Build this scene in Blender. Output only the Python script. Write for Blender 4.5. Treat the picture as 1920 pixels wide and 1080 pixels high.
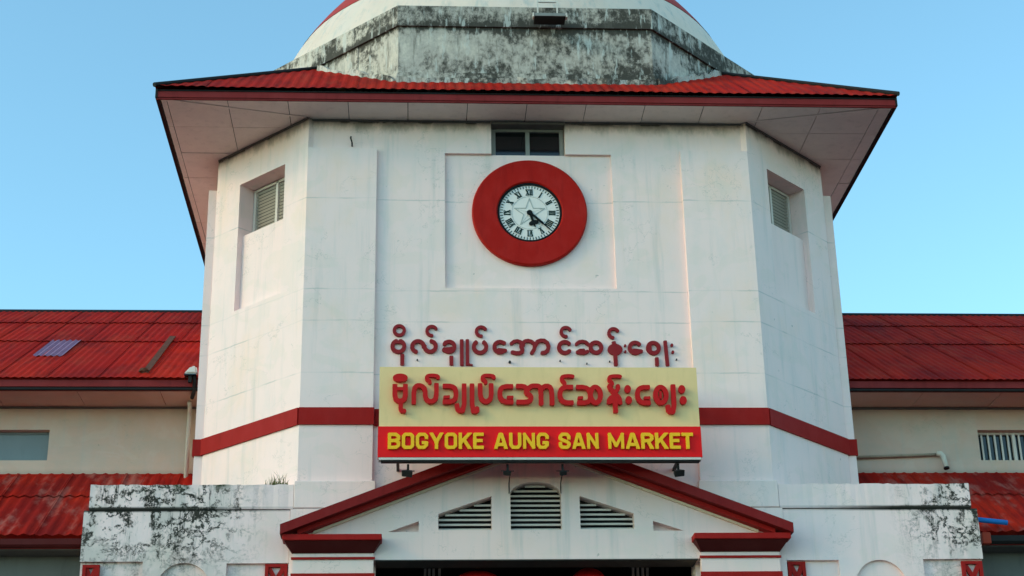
import bpy, bmesh, math, random
import numpy as np
from mathutils import Matrix, Vector

random.seed(7)
S = bpy.context.scene
for o in list(bpy.data.objects):
    bpy.data.objects.remove(o, do_unlink=True)
COL = S.collection

# ------------------------------------------------------------------ camera
PITCH, YAW, ROLL, CAMX, DIST = 0.389271, 0.0630504, -0.0187555, -1.6849, 22.0
cf = Vector((math.sin(YAW) * math.cos(PITCH), math.cos(YAW) * math.cos(PITCH), math.sin(PITCH)))
rt = Vector((math.cos(YAW), -math.sin(YAW), 0))
up = rt.cross(cf)
cr, sr = math.cos(ROLL), math.sin(ROLL)
r2 = rt * cr + up * sr
u2 = -rt * sr + up * cr
cam = bpy.data.cameras.new('camera')
cam.sensor_width = 36
cam.lens = 3124.02 / 1920 * 36
cam.clip_end = 3000
co = bpy.data.objects.new('camera', cam)
COL.objects.link(co)
Mc = Matrix.Identity(4)
for i in range(3):
    Mc[i][0] = r2[i]; Mc[i][1] = u2[i]; Mc[i][2] = -cf[i]
Mc[0][3], Mc[1][3], Mc[2][3] = CAMX, -DIST, 1.6
co.matrix_world = Mc
S.camera = co

# ------------------------------------------------------------------ light
SUN_EL = math.radians(24)
SUN_AZ = math.radians(-111)         # clockwise from +Y : low in the west, grazing the facade through haze
sd = Vector((math.sin(SUN_AZ) * math.cos(SUN_EL), math.cos(SUN_AZ) * math.cos(SUN_EL), math.sin(SUN_EL)))
w = bpy.data.worlds.new('World')
S.world = w
w.use_nodes = True
nt = w.node_tree
bg = nt.nodes['Background']
sky = nt.nodes.new('ShaderNodeTexSky')
sky.sky_type = 'NISHITA'
sky.sun_disc = False
sky.sun_elevation = SUN_EL
sky.sun_rotation = SUN_AZ
sky.air_density = 0.85
sky.dust_density = 0.4
sky.ozone_density = 0.5
tint = nt.nodes.new('ShaderNodeMix')
tint.data_type = 'RGBA'
tint.blend_type = 'MULTIPLY'
tint.inputs[0].default_value = 1
tint.inputs[7].default_value = (0.76, 1.08, 0.97, 1)
nt.links.new(sky.outputs[0], tint.inputs[6])
nt.links.new(tint.outputs[2], bg.inputs[0])
bg.inputs[1].default_value = 0.15
sl = bpy.data.lights.new('sun', 'SUN')
sl.energy = 0.36
sl.angle = math.radians(11)
sl.color = (1.0, 0.60, 0.22)
so = bpy.data.objects.new('sun', sl)
COL.objects.link(so)
so.rotation_euler = sd.to_track_quat('Z', 'Y').to_euler()
S.view_settings.view_transform = 'Standard'
S.view_settings.look = 'None'
S.view_settings.gamma = 1
S.view_settings.exposure = 1.22
S.view_settings.use_curve_mapping = False


# ------------------------------------------------------------------ node helper
class NB:
    def __init__(s, name, rough=0.8, metal=0.0, spec=0.1):
        s.m = bpy.data.materials.new(name)
        s.m.use_nodes = True
        s.t = s.m.node_tree
        s.b = s.t.nodes['Principled BSDF']
        s.b.inputs['Roughness'].default_value = rough
        s.b.inputs['Metallic'].default_value = metal
        s.b.inputs['Specular IOR Level'].default_value = spec
        s._p = None

    def put(s, sock, v):
        if isinstance(v, bpy.types.NodeSocket):
            s.t.links.new(v, sock)
        elif isinstance(v, (tuple, list)):
            sock.default_value = (*v, 1) if len(v) == 3 and len(sock.default_value) == 4 else v
        else:
            sock.default_value = v

    def ma(s, op, a, b=0.0, c=0.0, clamp=False):
        n = s.t.nodes.new('ShaderNodeMath')
        n.operation = op
        n.use_clamp = clamp
        s.put(n.inputs[0], a); s.put(n.inputs[1], b); s.put(n.inputs[2], c)
        return n.outputs[0]

    def pos(s):
        if s._p is None:
            s._p = s.t.nodes.new('ShaderNodeNewGeometry').outputs['Position']
        return s._p

    def xyz(s):
        n = s.t.nodes.new('ShaderNodeSeparateXYZ')
        s.t.links.new(s.pos(), n.inputs[0])
        return n.outputs

    def mapv(s, sc, off=(0, 0, 0)):
        n = s.t.nodes.new('ShaderNodeMapping')
        n.inputs['Scale'].default_value = sc
        n.inputs['Location'].default_value = off
        s.t.links.new(s.pos(), n.inputs[0])
        return n.outputs[0]

    def noise(s, sc=(1, 1, 1), detail=4, rough=0.55, off=(0, 0, 0), dist=0.0):
        n = s.t.nodes.new('ShaderNodeTexNoise')
        n.inputs['Scale'].default_value = 1
        n.inputs['Detail'].default_value = detail
        n.inputs['Roughness'].default_value = rough
        n.inputs['Distortion'].default_value = dist
        s.t.links.new(s.mapv(sc, off), n.inputs['Vector'])
        return n.outputs['Fac']

    def ss(s, v, a, b, lo=0.0, hi=1.0):
        n = s.t.nodes.new('ShaderNodeMapRange')
        n.interpolation_type = 'SMOOTHSTEP'
        s.put(n.inputs[0], v); s.put(n.inputs[1], a); s.put(n.inputs[2], b)
        s.put(n.inputs[3], lo); s.put(n.inputs[4], hi)
        return n.outputs[0]

    def mix(s, f, a, b, mode='MIX'):
        n = s.t.nodes.new('ShaderNodeMix')
        n.data_type = 'RGBA'
        n.blend_type = mode
        s.put(n.inputs[0], f); s.put(n.inputs[6], a); s.put(n.inputs[7], b)
        return n.outputs[2]

    def rnd(s):
        return s.t.nodes.new('ShaderNodeObjectInfo').outputs['Random']

    def col(s, c):
        s.put(s.b.inputs['Base Color'], c)

    def bump(s, h, st=0.2, d=0.01):
        n = s.t.nodes.new('ShaderNodeBump')
        n.inputs['Strength'].default_value = st
        n.inputs['Distance'].default_value = d
        s.t.links.new(h, n.inputs['Height'])
        s.t.links.new(n.outputs[0], s.b.inputs['Normal'])


MOLD = (0.042, 0.037, 0.031)


def plaster(name, base=(0.95, 0.69, 0.655), warm=(0.93, 0.63, 0.49), mold=None, lines=(), warmf=0.5, streak=0.16):
    n = NB(name, 0.85)
    x, y, z = n.xyz()
    c = n.mix(n.ss(n.noise((0.9, 0.9, 0.7), 5, 0.6), 0.48, 0.72, 0, warmf), base, warm)
    c = n.mix(n.ss(n.noise((7, 7, 0.5), 5, 0.6, (3, 1, 2)), 0.5, 0.8, 0, streak * 2.2), c, (0.42, 0.42, 0.40))
    c = n.mix(n.ss(n.noise((2.6, 2.6, 1.2), 6, 0.65, (9, 4, 1)), 0.42, 0.75, 0, 0.22), c, (0.60, 0.60, 0.585))
    # faint rust-brown weeps below the tops
    c = n.mix(n.ss(n.noise((5, 5, 0.35), 4, 0.6, (31, 7, 0)), 0.62, 0.78, 0, 0.22), c, (0.62, 0.48, 0.34))
    # patched paint, cloudy
    c = n.mix(n.ss(n.noise((1.7, 1.7, 2.3), 3, 0.5, (12, 2, 5), 0.8), 0.53, 0.60, 0, 0.16), c, (0.70, 0.60, 0.50))
    # hairline cracks
    vc = n.noise((1.3, 1.3, 1.6), 9, 0.62, (5, 15, 2), 0.3)
    ck = n.ma('MULTIPLY', n.ss(n.ma('ABSOLUTE', n.ma('SUBTRACT', vc, 0.5)), 0.0, 0.0045, 1, 0), n.ss(n.noise((1.1, 1.1, 1.1), 3, 0.5, (1, 22, 7)), 0.5, 0.58, 0, 0.42))
    c = n.mix(ck, c, (0.30, 0.27, 0.24))
    # sparse dark specks
    c = n.mix(n.ss(n.noise((11, 11, 9), 3, 0.5, (5, 5, 5)), 0.73, 0.78, 0, 0.45), c, (0.2, 0.19, 0.17))
    wob = n.ma('MULTIPLY', n.noise((1.6, 1.6, 1.6), 4, 0.7), 0.05)
    for k in lines:
        d = n.ma('ABSOLUTE', n.ma('SUBTRACT', n.ma('ADD', z, wob), k + 0.025))
        f = n.ma('MULTIPLY', n.ss(d, 0.004, 0.014, 1, 0), n.ss(n.noise((2, 2, 2), 2, 0.5, (k, 0, 0)), 0.42, 0.6, 0.1, 0.42))
        c = n.mix(f, c, (0.36, 0.34, 0.32))
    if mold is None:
        # uneven grime and mold under the eaves, deepened with painted eave shade
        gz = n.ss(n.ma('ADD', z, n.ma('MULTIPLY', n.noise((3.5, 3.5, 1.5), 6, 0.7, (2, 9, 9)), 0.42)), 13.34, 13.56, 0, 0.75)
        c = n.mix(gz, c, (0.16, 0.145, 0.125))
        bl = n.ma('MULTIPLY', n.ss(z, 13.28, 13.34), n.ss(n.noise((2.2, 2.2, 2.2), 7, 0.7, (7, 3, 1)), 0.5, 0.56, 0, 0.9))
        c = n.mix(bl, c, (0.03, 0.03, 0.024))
    if mold == 'parapet':
        ax = n.ma('ABSOLUTE', x)
        # growth gathers towards the outer ends; the right-hand wall is cleaner in the middle
        xl = n.ss(n.ma('MULTIPLY', x, -1.0), 3.5, 4.6)
        xr = n.ss(x, 4.7, 5.8)
        xf = n.ma('MAXIMUM', xl, n.ma('MULTIPLY', xr, 1.0))
        zf = n.ss(z, 6.5, 7.15, 0.25, 1)
        vz = n.noise((2.9, 2.9, 3.4), 9, 0.68, (2, 2, 0), 0.25)
        vein = n.ss(n.ma('ABSOLUTE', n.ma('SUBTRACT', vz, 0.5)), 0.004, 0.040, 1, 0)
        vein = n.ma('MULTIPLY', vein, n.ss(n.noise((2.2, 2.2, 2.2), 3, 0.5, (8, 0, 3)), 0.40, 0.50))
        blot = n.ss(n.noise((5.5, 5.5, 4.0), 8, 0.72, (0, 0, 5)), 0.53, 0.60)
        run = n.ma('MULTIPLY', n.ss(n.noise((13, 13, 1.3), 6, 0.7, (4, 0, 9)), 0.52, 0.62), n.ss(n.noise((1.6, 1.6, 1.6), 3, 0.5, (0, 4, 0)), 0.42, 0.56))
        m = n.ma('ADD', n.ma('MULTIPLY', vein, 1.3), n.ma('MULTIPLY', blot, 0.95))
        m = n.ma('ADD', m, n.ma('MULTIPLY', run, 0.9))
        m = n.ma('MULTIPLY', m, n.ss(n.noise((24, 24, 20), 4, 0.7, (6, 1, 2)), 0.36, 0.54, 0.3, 1.0))
        m = n.ma('MULTIPLY', n.ma('MULTIPLY', m, xf), zf)
        jd = n.ma('ABSOLUTE', n.ma('SUBTRACT', z, n.ma('ADD', 7.372, n.ma('MULTIPLY', wob, 0.3))))
        jx = n.ss(ax, 3.5, 5.0, 0.25, 1)
        j = n.ma('MULTIPLY', n.ss(jd, 0.014, 0.045, 1, 0), jx)
        m = n.ma('ADD', m, j, clamp=True)
        grime = n.ma('MULTIPLY', n.ss(n.noise((1.6, 1.6, 0.9), 5, 0.6, (7, 7, 7)), 0.42, 0.62, 0, 0.5), xf)
        c = n.mix(grime, c, (0.42, 0.40, 0.36))
        c = n.mix(m, c, MOLD)
        top = n.ma('MULTIPLY', n.ss(z, 7.6, 7.72), n.ss(n.noise((4, 4, 4), 5, 0.7, (1, 6, 0)), 0.45, 0.62))
        c = n.mix(n.ma('MULTIPLY', top, n.ma('MULTIPLY', xf, 0.8)), c, (0.05, 0.07, 0.035))
    if mold == 'drum':
        xf = n.ss(x, -2.35, -1.9, 0.35, 1)
        big = n.noise((1.1, 1.1, 1.3), 4, 0.6, (0, 3, 0))
        fine = n.noise((9.5, 9.5, 7.0), 10, 0.78, (4, 0, 1))
        v = n.ma('ADD', 0.022, n.ma('ADD', n.ma('MULTIPLY', big, 0.45), n.ma('MULTIPLY', fine, 0.55)))
        cop = n.ss(z, 15.02, 15.1, 0.0, 0.055)
        base_g = n.ss(z, 14.2, 14.55, 0.07, 0.0)
        under = n.ss(n.ma('ABSOLUTE', n.ma('SUBTRACT', z, 15.07)), 0.0, 0.16, 0.09, 0.0)
        v = n.ma('ADD', v, n.ma('ADD', cop, n.ma('ADD', base_g, under)))
        grey = n.ma('MULTIPLY', n.ss(v, 0.36, 0.56, 0, 0.66), n.ss(x, -2.35, -1.9, 0.45, 1))
        c = n.mix(grey, c, (0.34, 0.285, 0.255))
        c = n.mix(n.ma('MULTIPLY', n.ss(v, 0.525, 0.64), 0.94), c, MOLD)
        run = n.ss(n.noise((12, 12, 1.3), 6, 0.7, (2, 5, 9)), 0.52, 0.66, 0, 0.6)
        c = n.mix(run, c, (0.12, 0.105, 0.09))
        wh = n.ss(n.noise((11, 11, 2.0), 5, 0.65, (7, 7, 2)), 0.56, 0.64, 0, 0.65)
        c = n.mix(wh, c, (0.62, 0.60, 0.56))
    if mold == 'wing':
        g = n.ss(n.noise((1.4, 1.4, 3.0), 6, 0.6, (3, 3, 0)), 0.4, 0.7, 0, 0.4)
        c = n.mix(g, c, (0.45, 0.40, 0.33))
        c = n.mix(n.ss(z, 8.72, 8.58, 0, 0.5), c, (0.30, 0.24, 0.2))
    n.col(c)
    n.bump(n.ma('ADD', n.noise((60, 60, 60), 3, 0.6), n.ma('MULTIPLY', n.noise((6, 6, 4), 5, 0.6), 2.0)), 0.25, 0.006)
    return n.m


def paint(name, c, rough=0.5, var=0.25, dirt=0.35, spec=0.35, bump=True):
    n = NB(name, max(rough, 0.5), 0, spec * 0.3)
    d = tuple(v * 0.55 for v in c)
    l = tuple(min(1, v * 1.12 + 0.012) for v in c)
    k = n.mix(n.ss(n.noise((4, 4, 3), 5, 0.6), 0.35, 0.7, 0, var), c, l)
    k = n.mix(n.ss(n.noise((9, 9, 2), 5, 0.65, (3, 3, 3)), 0.5, 0.75, 0, dirt), k, d)
    n.col(k)
    if bump:
        n.bump(n.noise((35, 35, 35), 3), 0.12, 0.004)
    return n.m


def roofmat(name, base=(0.42, 0.013, 0.007), fade=(0.42, 0.05, 0.025), fadef=0.45, axis=30):
    n = NB(name, 0.75, 0, 0.04)
    x, y, z = n.xyz()
    c = n.mix(n.ss(n.noise((1.0, 0.5, 0.5), 5, 0.6), 0.4, 0.65, 0, 0.55), base, (base[0] * 1.35, base[1] * 2.2, base[2] * 1.3))
    c = n.mix(n.ss(n.noise((0.7, 0.35, 0.45), 6, 0.65, (4, 9, 3)), 0.46, 0.66, 0, 0.75), c, (base[0] * 0.5, base[1] * 0.9, base[2] * 1.5))
    c = n.mix(n.ss(n.noise((9, 0.8, 1.4), 6, 0.65, (1, 2, 3)), 0.48, 0.7, 0, 0.7), c, (base[0] * 0.42, base[1] * 0.8, base[2] * 1.2))
    c = n.mix(n.ss(n.noise((3.2, 0.9, 1.5), 5, 0.65, (8, 1, 3)), 0.5, 0.68, 0, fadef), c, fade)
    c = n.mix(n.ma('MULTIPLY', n.rnd(), 0.16), c, (base[0] * 0.55, base[1] * 1.2, base[2] * 1.6))
    c = n.mix(n.ss(n.noise((14, 5, 8), 6, 0.75, (3, 8, 3)), 0.66, 0.74, 0, 0.55), c, (0.06, 0.03, 0.022))
    n.col(c)
    return n.m


M = {}
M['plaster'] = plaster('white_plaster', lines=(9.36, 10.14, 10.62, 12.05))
M['parapet'] = plaster('stained_plaster', (0.95, 0.68, 0.66), (0.88, 0.62, 0.53), mold='parapet')
M['drum'] = plaster('moldy_plaster', (0.76, 0.65, 0.55), (0.58, 0.48, 0.38), mold='drum', streak=0.25)
M['dome_white'] = plaster('cream_dome_paint', (0.78, 0.60, 0.51), (0.66, 0.48, 0.38), mold='dome', streak=0.4)
M['wing'] = plaster('cream_wing_plaster', (0.64, 0.42, 0.335), (0.58, 0.38, 0.26), mold='wing')
M['porch'] = plaster('porch_plaster', (0.87, 0.63, 0.595), (0.83, 0.58, 0.48), streak=0.2)
M['soffit'] = paint('soffit_board', (0.80, 0.68, 0.63), 0.85, 0.4, 0.25)
M['red_ring'] = paint('red_enamel', (0.40, 0.008, 0.004), 0.55, 0.45, 0.4)
M['red_band'] = paint('red_band_paint', (0.33, 0.010, 0.008), 0.6, 0.4, 0.4)
M['red_fascia'] = paint('red_fascia_paint', (0.22, 0.022, 0.022), 0.55, 0.4, 0.5)
M['roof'] = roofmat('red_roof_paint')
M['roof_low'] = roofmat('faded_red_roof_paint', (0.38, 0.013, 0.008), (0.38, 0.12, 0.095), 0.8)
M['dome_red'] = paint('dome_red_paint', (0.42, 0.04, 0.03), 0.6, 0.4, 0.2)
M['dark'] = paint('dark_metal', (0.020, 0.017, 0.017), 0.5, 0.2, 0.2)
M['black'] = paint('black_hand_paint', (0.008, 0.009, 0.01), 0.45, 0.0, 0.0, bump=False)
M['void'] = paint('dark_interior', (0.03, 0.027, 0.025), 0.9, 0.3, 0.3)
M['beam'] = paint('grey_beam', (0.16, 0.15, 0.14), 0.85, 0.4, 0.4)
M['frame'] = paint('grey_window_frame', (0.26, 0.25, 0.24), 0.6)
M['white_metal'] = paint('white_metal', (0.66, 0.57, 0.52), 0.5, 0.2, 0.3)
M['slat'] = paint('louvre_paint', (0.70, 0.60, 0.54), 0.7, 0.3, 0.35)
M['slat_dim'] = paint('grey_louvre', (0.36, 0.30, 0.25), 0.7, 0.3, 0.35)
M['cream'] = paint('cream_sign_sheet', (0.84, 0.555, 0.27), 0.42, 0.35, 0.16, 0.4, False)
M['sign_red'] = paint('bright_red_sign', (0.84, 0.007, 0.008), 0.35, 0.1, 0.1, 0.45, False)
M['sign_edge'] = paint('pale_pink_edge', (0.70, 0.52, 0.46), 0.5, 0.1, 0.1)
M['yellow'] = paint('yellow_letter', (0.97, 0.48, 0.018), 0.4, 0.15, 0.15, 0.4, False)
M['letter'] = paint('red_letter', (0.56, 0.009, 0.009), 0.45, 0.2, 0.25, 0.4, False)
M['old_letter'] = paint('old_red_letter', (0.26, 0.016, 0.020), 0.55, 0.3, 0.35, 0.35, False)
M['dial'] = paint('dial_white', (0.80, 0.715, 0.68), 0.35, 0.1, 0.12, 0.5, False)
M['numeral'] = paint('numeral_green_black', (0.012, 0.03, 0.028), 0.5, 0, 0, bump=False)
M['starline'] = paint('star_grey_green', (0.42, 0.42, 0.40), 0.5, 0, 0, bump=False)
M['blue'] = paint('blue_plastic', (0.02, 0.17, 0.50), 0.4, 0.2, 0.2)
M['cream_trim'] = paint('cream_trim', (0.80, 0.62, 0.46), 0.7)
M['maroon'] = paint('dark_maroon', (0.085, 0.010, 0.010), 0.6, 0.3, 0.3)
M['rake_red'] = paint('rake_red_paint', (0.21, 0.011, 0.011), 0.6, 0.4, 0.4)
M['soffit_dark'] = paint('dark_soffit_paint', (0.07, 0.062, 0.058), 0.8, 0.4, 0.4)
M['rust'] = paint('brown_sheet', (0.12, 0.05, 0.033), 0.8, 0.5, 0.6)
M['lilac'] = paint('lilac_sheet', (0.26, 0.13, 0.22), 0.5, 0.6, 0.5)
M['pipe'] = paint('pale_pipe', (0.66, 0.58, 0.50), 0.5)
M['pipe_brown'] = paint('brown_pipe', (0.36, 0.27, 0.20), 0.6, 0.4, 0.5)
M['orange'] = paint('orange_red_gutter', (0.42, 0.05, 0.025), 0.5)
M['canopy'] = paint('red_canvas', (0.75, 0.012, 0.010), 0.8)
M['board'] = paint('grey_blue_board', (0.20, 0.23, 0.25), 0.35, 0.2, 0.2, 0.5)
M['cement'] = plaster('rough_cement', (0.42, 0.41, 0.40), mold='drum')
g_ = NB('window_glass', 0.08, 0, 0.6); g_.col((0.008, 0.01, 0.012)); M['glass'] = g_.m
g_ = NB('grass_blade', 0.7); g_.col(g_.mix(g_.noise((9, 9, 9), 2), (0.08, 0.10, 0.02), (0.22, 0.20, 0.07))); M['grass'] = g_.m
g_ = NB('pavement_concrete', 0.9)
g_.col(g_.mix(g_.noise((0.4, 0.4, 0.4), 8, 0.65), (0.055, 0.05, 0.046), (0.11, 0.10, 0.09)))
M['ground'] = g_.m


# ------------------------------------------------------------------ mesh helpers
def tag(o, label=None, cat=None, group=None, kind=None):
    if label: o['label'] = label
    if cat: o['category'] = cat
    if group: o['group'] = group
    if kind: o['kind'] = kind
    return o


def empty(name, loc=(0, 0, 0)):
    o = bpy.data.objects.new(name, None)
    o.empty_display_size = 0.3
    o.location = loc
    COL.objects.link(o)
    return o


def me_of(name, bm, mat, smooth=False):
    me = bpy.data.meshes.new(name)
    bm.normal_update()
    bm.to_mesh(me)
    bm.free()
    me.materials.append(M[mat] if isinstance(mat, str) else mat)
    if smooth:
        for p in me.polygons:
            p.use_smooth = True
    return me


def place(name, me, parent=None, Mx=None):
    """link mesh; Mx is its matrix in WORLD space; parents carry only a translation"""
    o = bpy.data.objects.new(name, me)
    COL.objects.link(o)
    Mx = Mx if Mx is not None else Matrix.Identity(4)
    if parent is not None:
        o.parent = parent
        pw = Matrix.Identity(4)
        p = parent
        chain = []
        while p is not None:
            chain.append(p); p = p.parent
        for q in reversed(chain):
            pw = pw @ q.matrix_basis
        o.matrix_basis = pw.inverted() @ Mx
    else:
        o.matrix_basis = Mx
    return o


def obj(name, bm, mat, parent=None, Mx=None, smooth=False):
    return place(name, me_of(name, bm, mat, smooth), parent, Mx)


def box(bm, x0, x1, y0, y1, z0, z1):
    v = [bm.verts.new(p) for p in ((x0, y0, z0), (x1, y0, z0), (x1, y1, z0), (x0, y1, z0),
                                   (x0, y0, z1), (x1, y0, z1), (x1, y1, z1), (x0, y1, z1))]
    for f in ((0, 3, 2, 1), (4, 5, 6, 7), (0, 1, 5, 4), (1, 2, 6, 5), (2, 3, 7, 6), (3, 0, 4, 7)):
        bm.faces.new([v[i] for i in f])
    return v


def bxo(name, mat, parent, x0, x1, y0, y1, z0, z1, Mx=None, bev=0.0):
    bm = bmesh.new()
    box(bm, min(x0, x1), max(x0, x1), min(y0, y1), max(y0, y1), min(z0, z1), max(z0, z1))
    if bev:
        bmesh.ops.bevel(bm, geom=bm.edges[:], offset=bev, segments=1, affect='EDGES')
    return obj(name, bm, mat, parent, Mx)


def prism(bm, pts, y0, y1):
    """pts are (x,z); extruded from y0 to y1"""
    a = [bm.verts.new((p[0], y0, p[1])) for p in pts]
    b = [bm.verts.new((p[0], y1, p[1])) for p in pts]
    bm.faces.new(a)
    bm.faces.new(b[::-1])
    n = len(pts)
    for i in range(n):
        bm.faces.new((a[i], b[i], b[(i + 1) % n], a[(i + 1) % n]))
    bmesh.ops.recalc_face_normals(bm, faces=bm.faces[:])


def zprism(bm, pts, z0, z1, top=None):
    a = [bm.verts.new((p[0], p[1], z0)) for p in pts]
    q = top or pts
    b = [bm.verts.new((p[0], p[1], z1)) for p in q]
    bm.faces.new(a[::-1]); bm.faces.new(b)
    n = len(pts)
    for i in range(n):
        bm.faces.new((a[i], a[(i + 1) % n], b[(i + 1) % n], b[i]))
    bmesh.ops.recalc_face_normals(bm, faces=bm.faces[:])


def tube(bm, path, r, seg=10, caps=True):
    path = [Vector(p) for p in path]
    rings = []
    for i, p in enumerate(path):
        a = path[max(i - 1, 0)]; b = path[min(i + 1, len(path) - 1)]
        d = (b - a).normalized()
        u = d.orthogonal().normalized() if i == 0 else (pu - d * pu.dot(d)).normalized()
        pu = u
        v = d.cross(u)
        rr = r[i] if isinstance(r, (list, tuple)) else r
        rings.append([bm.verts.new(p + (u * math.cos(t) + v * math.sin(t)) * rr)
                      for t in [2 * math.pi * k / seg for k in range(seg)]])
    for A, B in zip(rings, rings[1:]):
        for k in range(seg):
            bm.faces.new((A[k], A[(k + 1) % seg], B[(k + 1) % seg], B[k]))
    if caps:
        bm.faces.new(rings[0][::-1]); bm.faces.new(rings[-1])


def relief(bm, U0, U1, Z0, Z1, rects, base, thick):
    """slab in local x(u)/z, local y = depth inward; rects (u0,u1,z0,z1,depth or None=through)"""
    us = sorted({U0, U1, *[min(max(r[i], U0), U1) for r in rects for i in (0, 1)]})
    zs = sorted({Z0, Z1, *[min(max(r[i], Z0), Z1) for r in rects for i in (2, 3)]})
    D = {}
    for i in range(len(us) - 1):
        for j in range(len(zs) - 1):
            cu, cz = (us[i] + us[i + 1]) / 2, (zs[j] + zs[j + 1]) / 2
            d = base
            for r in rects:
                if r[0] < cu < r[1] and r[2] < cz < r[3]:
                    d = thick if r[4] is None else r[4]
            D[i, j] = d

    def q(a, b, c, d):
        bm.faces.new([bm.verts.new(p) for p in (a, b, c, d)])
    for (i, j), d in D.items():
        a, b, c, e = us[i], us[i + 1], zs[j], zs[j + 1]
        if d < thick:
            q((a, d, c), (b, d, c), (b, d, e), (a, d, e))
            q((a, thick, e), (b, thick, e), (b, thick, c), (a, thick, c))
        for di, dj in ((1, 0), (-1, 0), (0, 1), (0, -1)):
            o = D.get((i + di, j + dj), thick)
            if o > d:
                if di:
                    x = b if di > 0 else a
                    p = [(x, d, c), (x, o, c), (x, o, e), (x, d, e)]
                else:
                    z = e if dj > 0 else c
                    p = [(a, d, z), (a, o, z), (b, o, z), (b, d, z)]
                if di < 0 or dj < 0:
                    pass
                q(*p)
    bmesh.ops.remove_doubles(bm, verts=bm.verts[:], dist=1e-5)
    bmesh.ops.recalc_face_normals(bm, faces=bm.faces[:])


def cut(bm, cutters):
    """boolean difference, evaluated without operators"""
    me = bpy.data.meshes.new('tmp'); bm.to_mesh(me); bm.free()
    o = bpy.data.objects.new('tmp', me); COL.objects.link(o)
    tmp = [o]
    for c in cutters:
        m2 = bpy.data.meshes.new('tmpc'); c.to_mesh(m2); c.free()
        k = bpy.data.objects.new('tmpc', m2); COL.objects.link(k); tmp.append(k)
        md = o.modifiers.new('b', 'BOOLEAN'); md.operation = 'DIFFERENCE'; md.object = k; md.solver = 'EXACT'
    bpy.context.view_layer.update()
    dg = bpy.context.evaluated_depsgraph_get()
    res = bmesh.new()
    r = bpy.data.meshes.new_from_object(o.evaluated_get(dg))
    res.from_mesh(r)
    for t in tmp:
        bpy.data.objects.remove(t, do_unlink=True)
    return res


def frame(ox, oy, ux, uy, oz=0.0):
    """local x = along wall, local y = into wall, local z = up"""
    u = Vector((ux, uy, 0)).normalized()
    n = Vector((0, 0, 1)).cross(u)
    return Matrix(((u.x, n.x, 0, ox), (u.y, n.y, 0, oy), (0, 0, 1, oz), (0, 0, 0, 1)))


# ---- glyph shapes from strokes: distance field -> contour -> solid
def arcpts(cx, cy, rx, ry, a0, a1, n=22):
    return [(cx + rx * math.cos(math.radians(a0 + (a1 - a0) * k / n)),
             cy + ry * math.sin(math.radians(a0 + (a1 - a0) * k / n))) for k in range(n + 1)]


def sdf(strokes, X, Y):
    D = np.full(X.shape, 9.0)
    for st in strokes:
        if st[0] == 'e':
            _, cx, cy, rx, ry = st
            D = np.minimum(D, (np.hypot((X - cx) / rx, (Y - cy) / ry) - 1) * min(rx, ry))
            continue
        _, pts, wd, cap = st
        r = wd / 2
        closed = math.dist(pts[0], pts[-1]) < 1e-9
        for i in range(len(pts) - 1):
            (ax, ay), (bx, by) = pts[i], pts[i + 1]
            L = math.hypot(bx - ax, by - ay)
            if L < 1e-9: continue
            ux, uy = (bx - ax) / L, (by - ay) / L
            t = (X - ax) * ux + (Y - ay) * uy
            nn = np.abs(-(X - ax) * uy + (Y - ay) * ux)
            ex = np.maximum(np.maximum(-t, t - L), 0)
            d = np.hypot(ex, nn) - r
            if cap is not None and not closed:
                sq = np.maximum(nn - r, ex - cap * r)
                if i == 0: d = np.where(t < 0, sq, d)
                if i == len(pts) - 2: d = np.where(t > L, sq, d)
            D = np.minimum(D, d)
    return D


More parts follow.
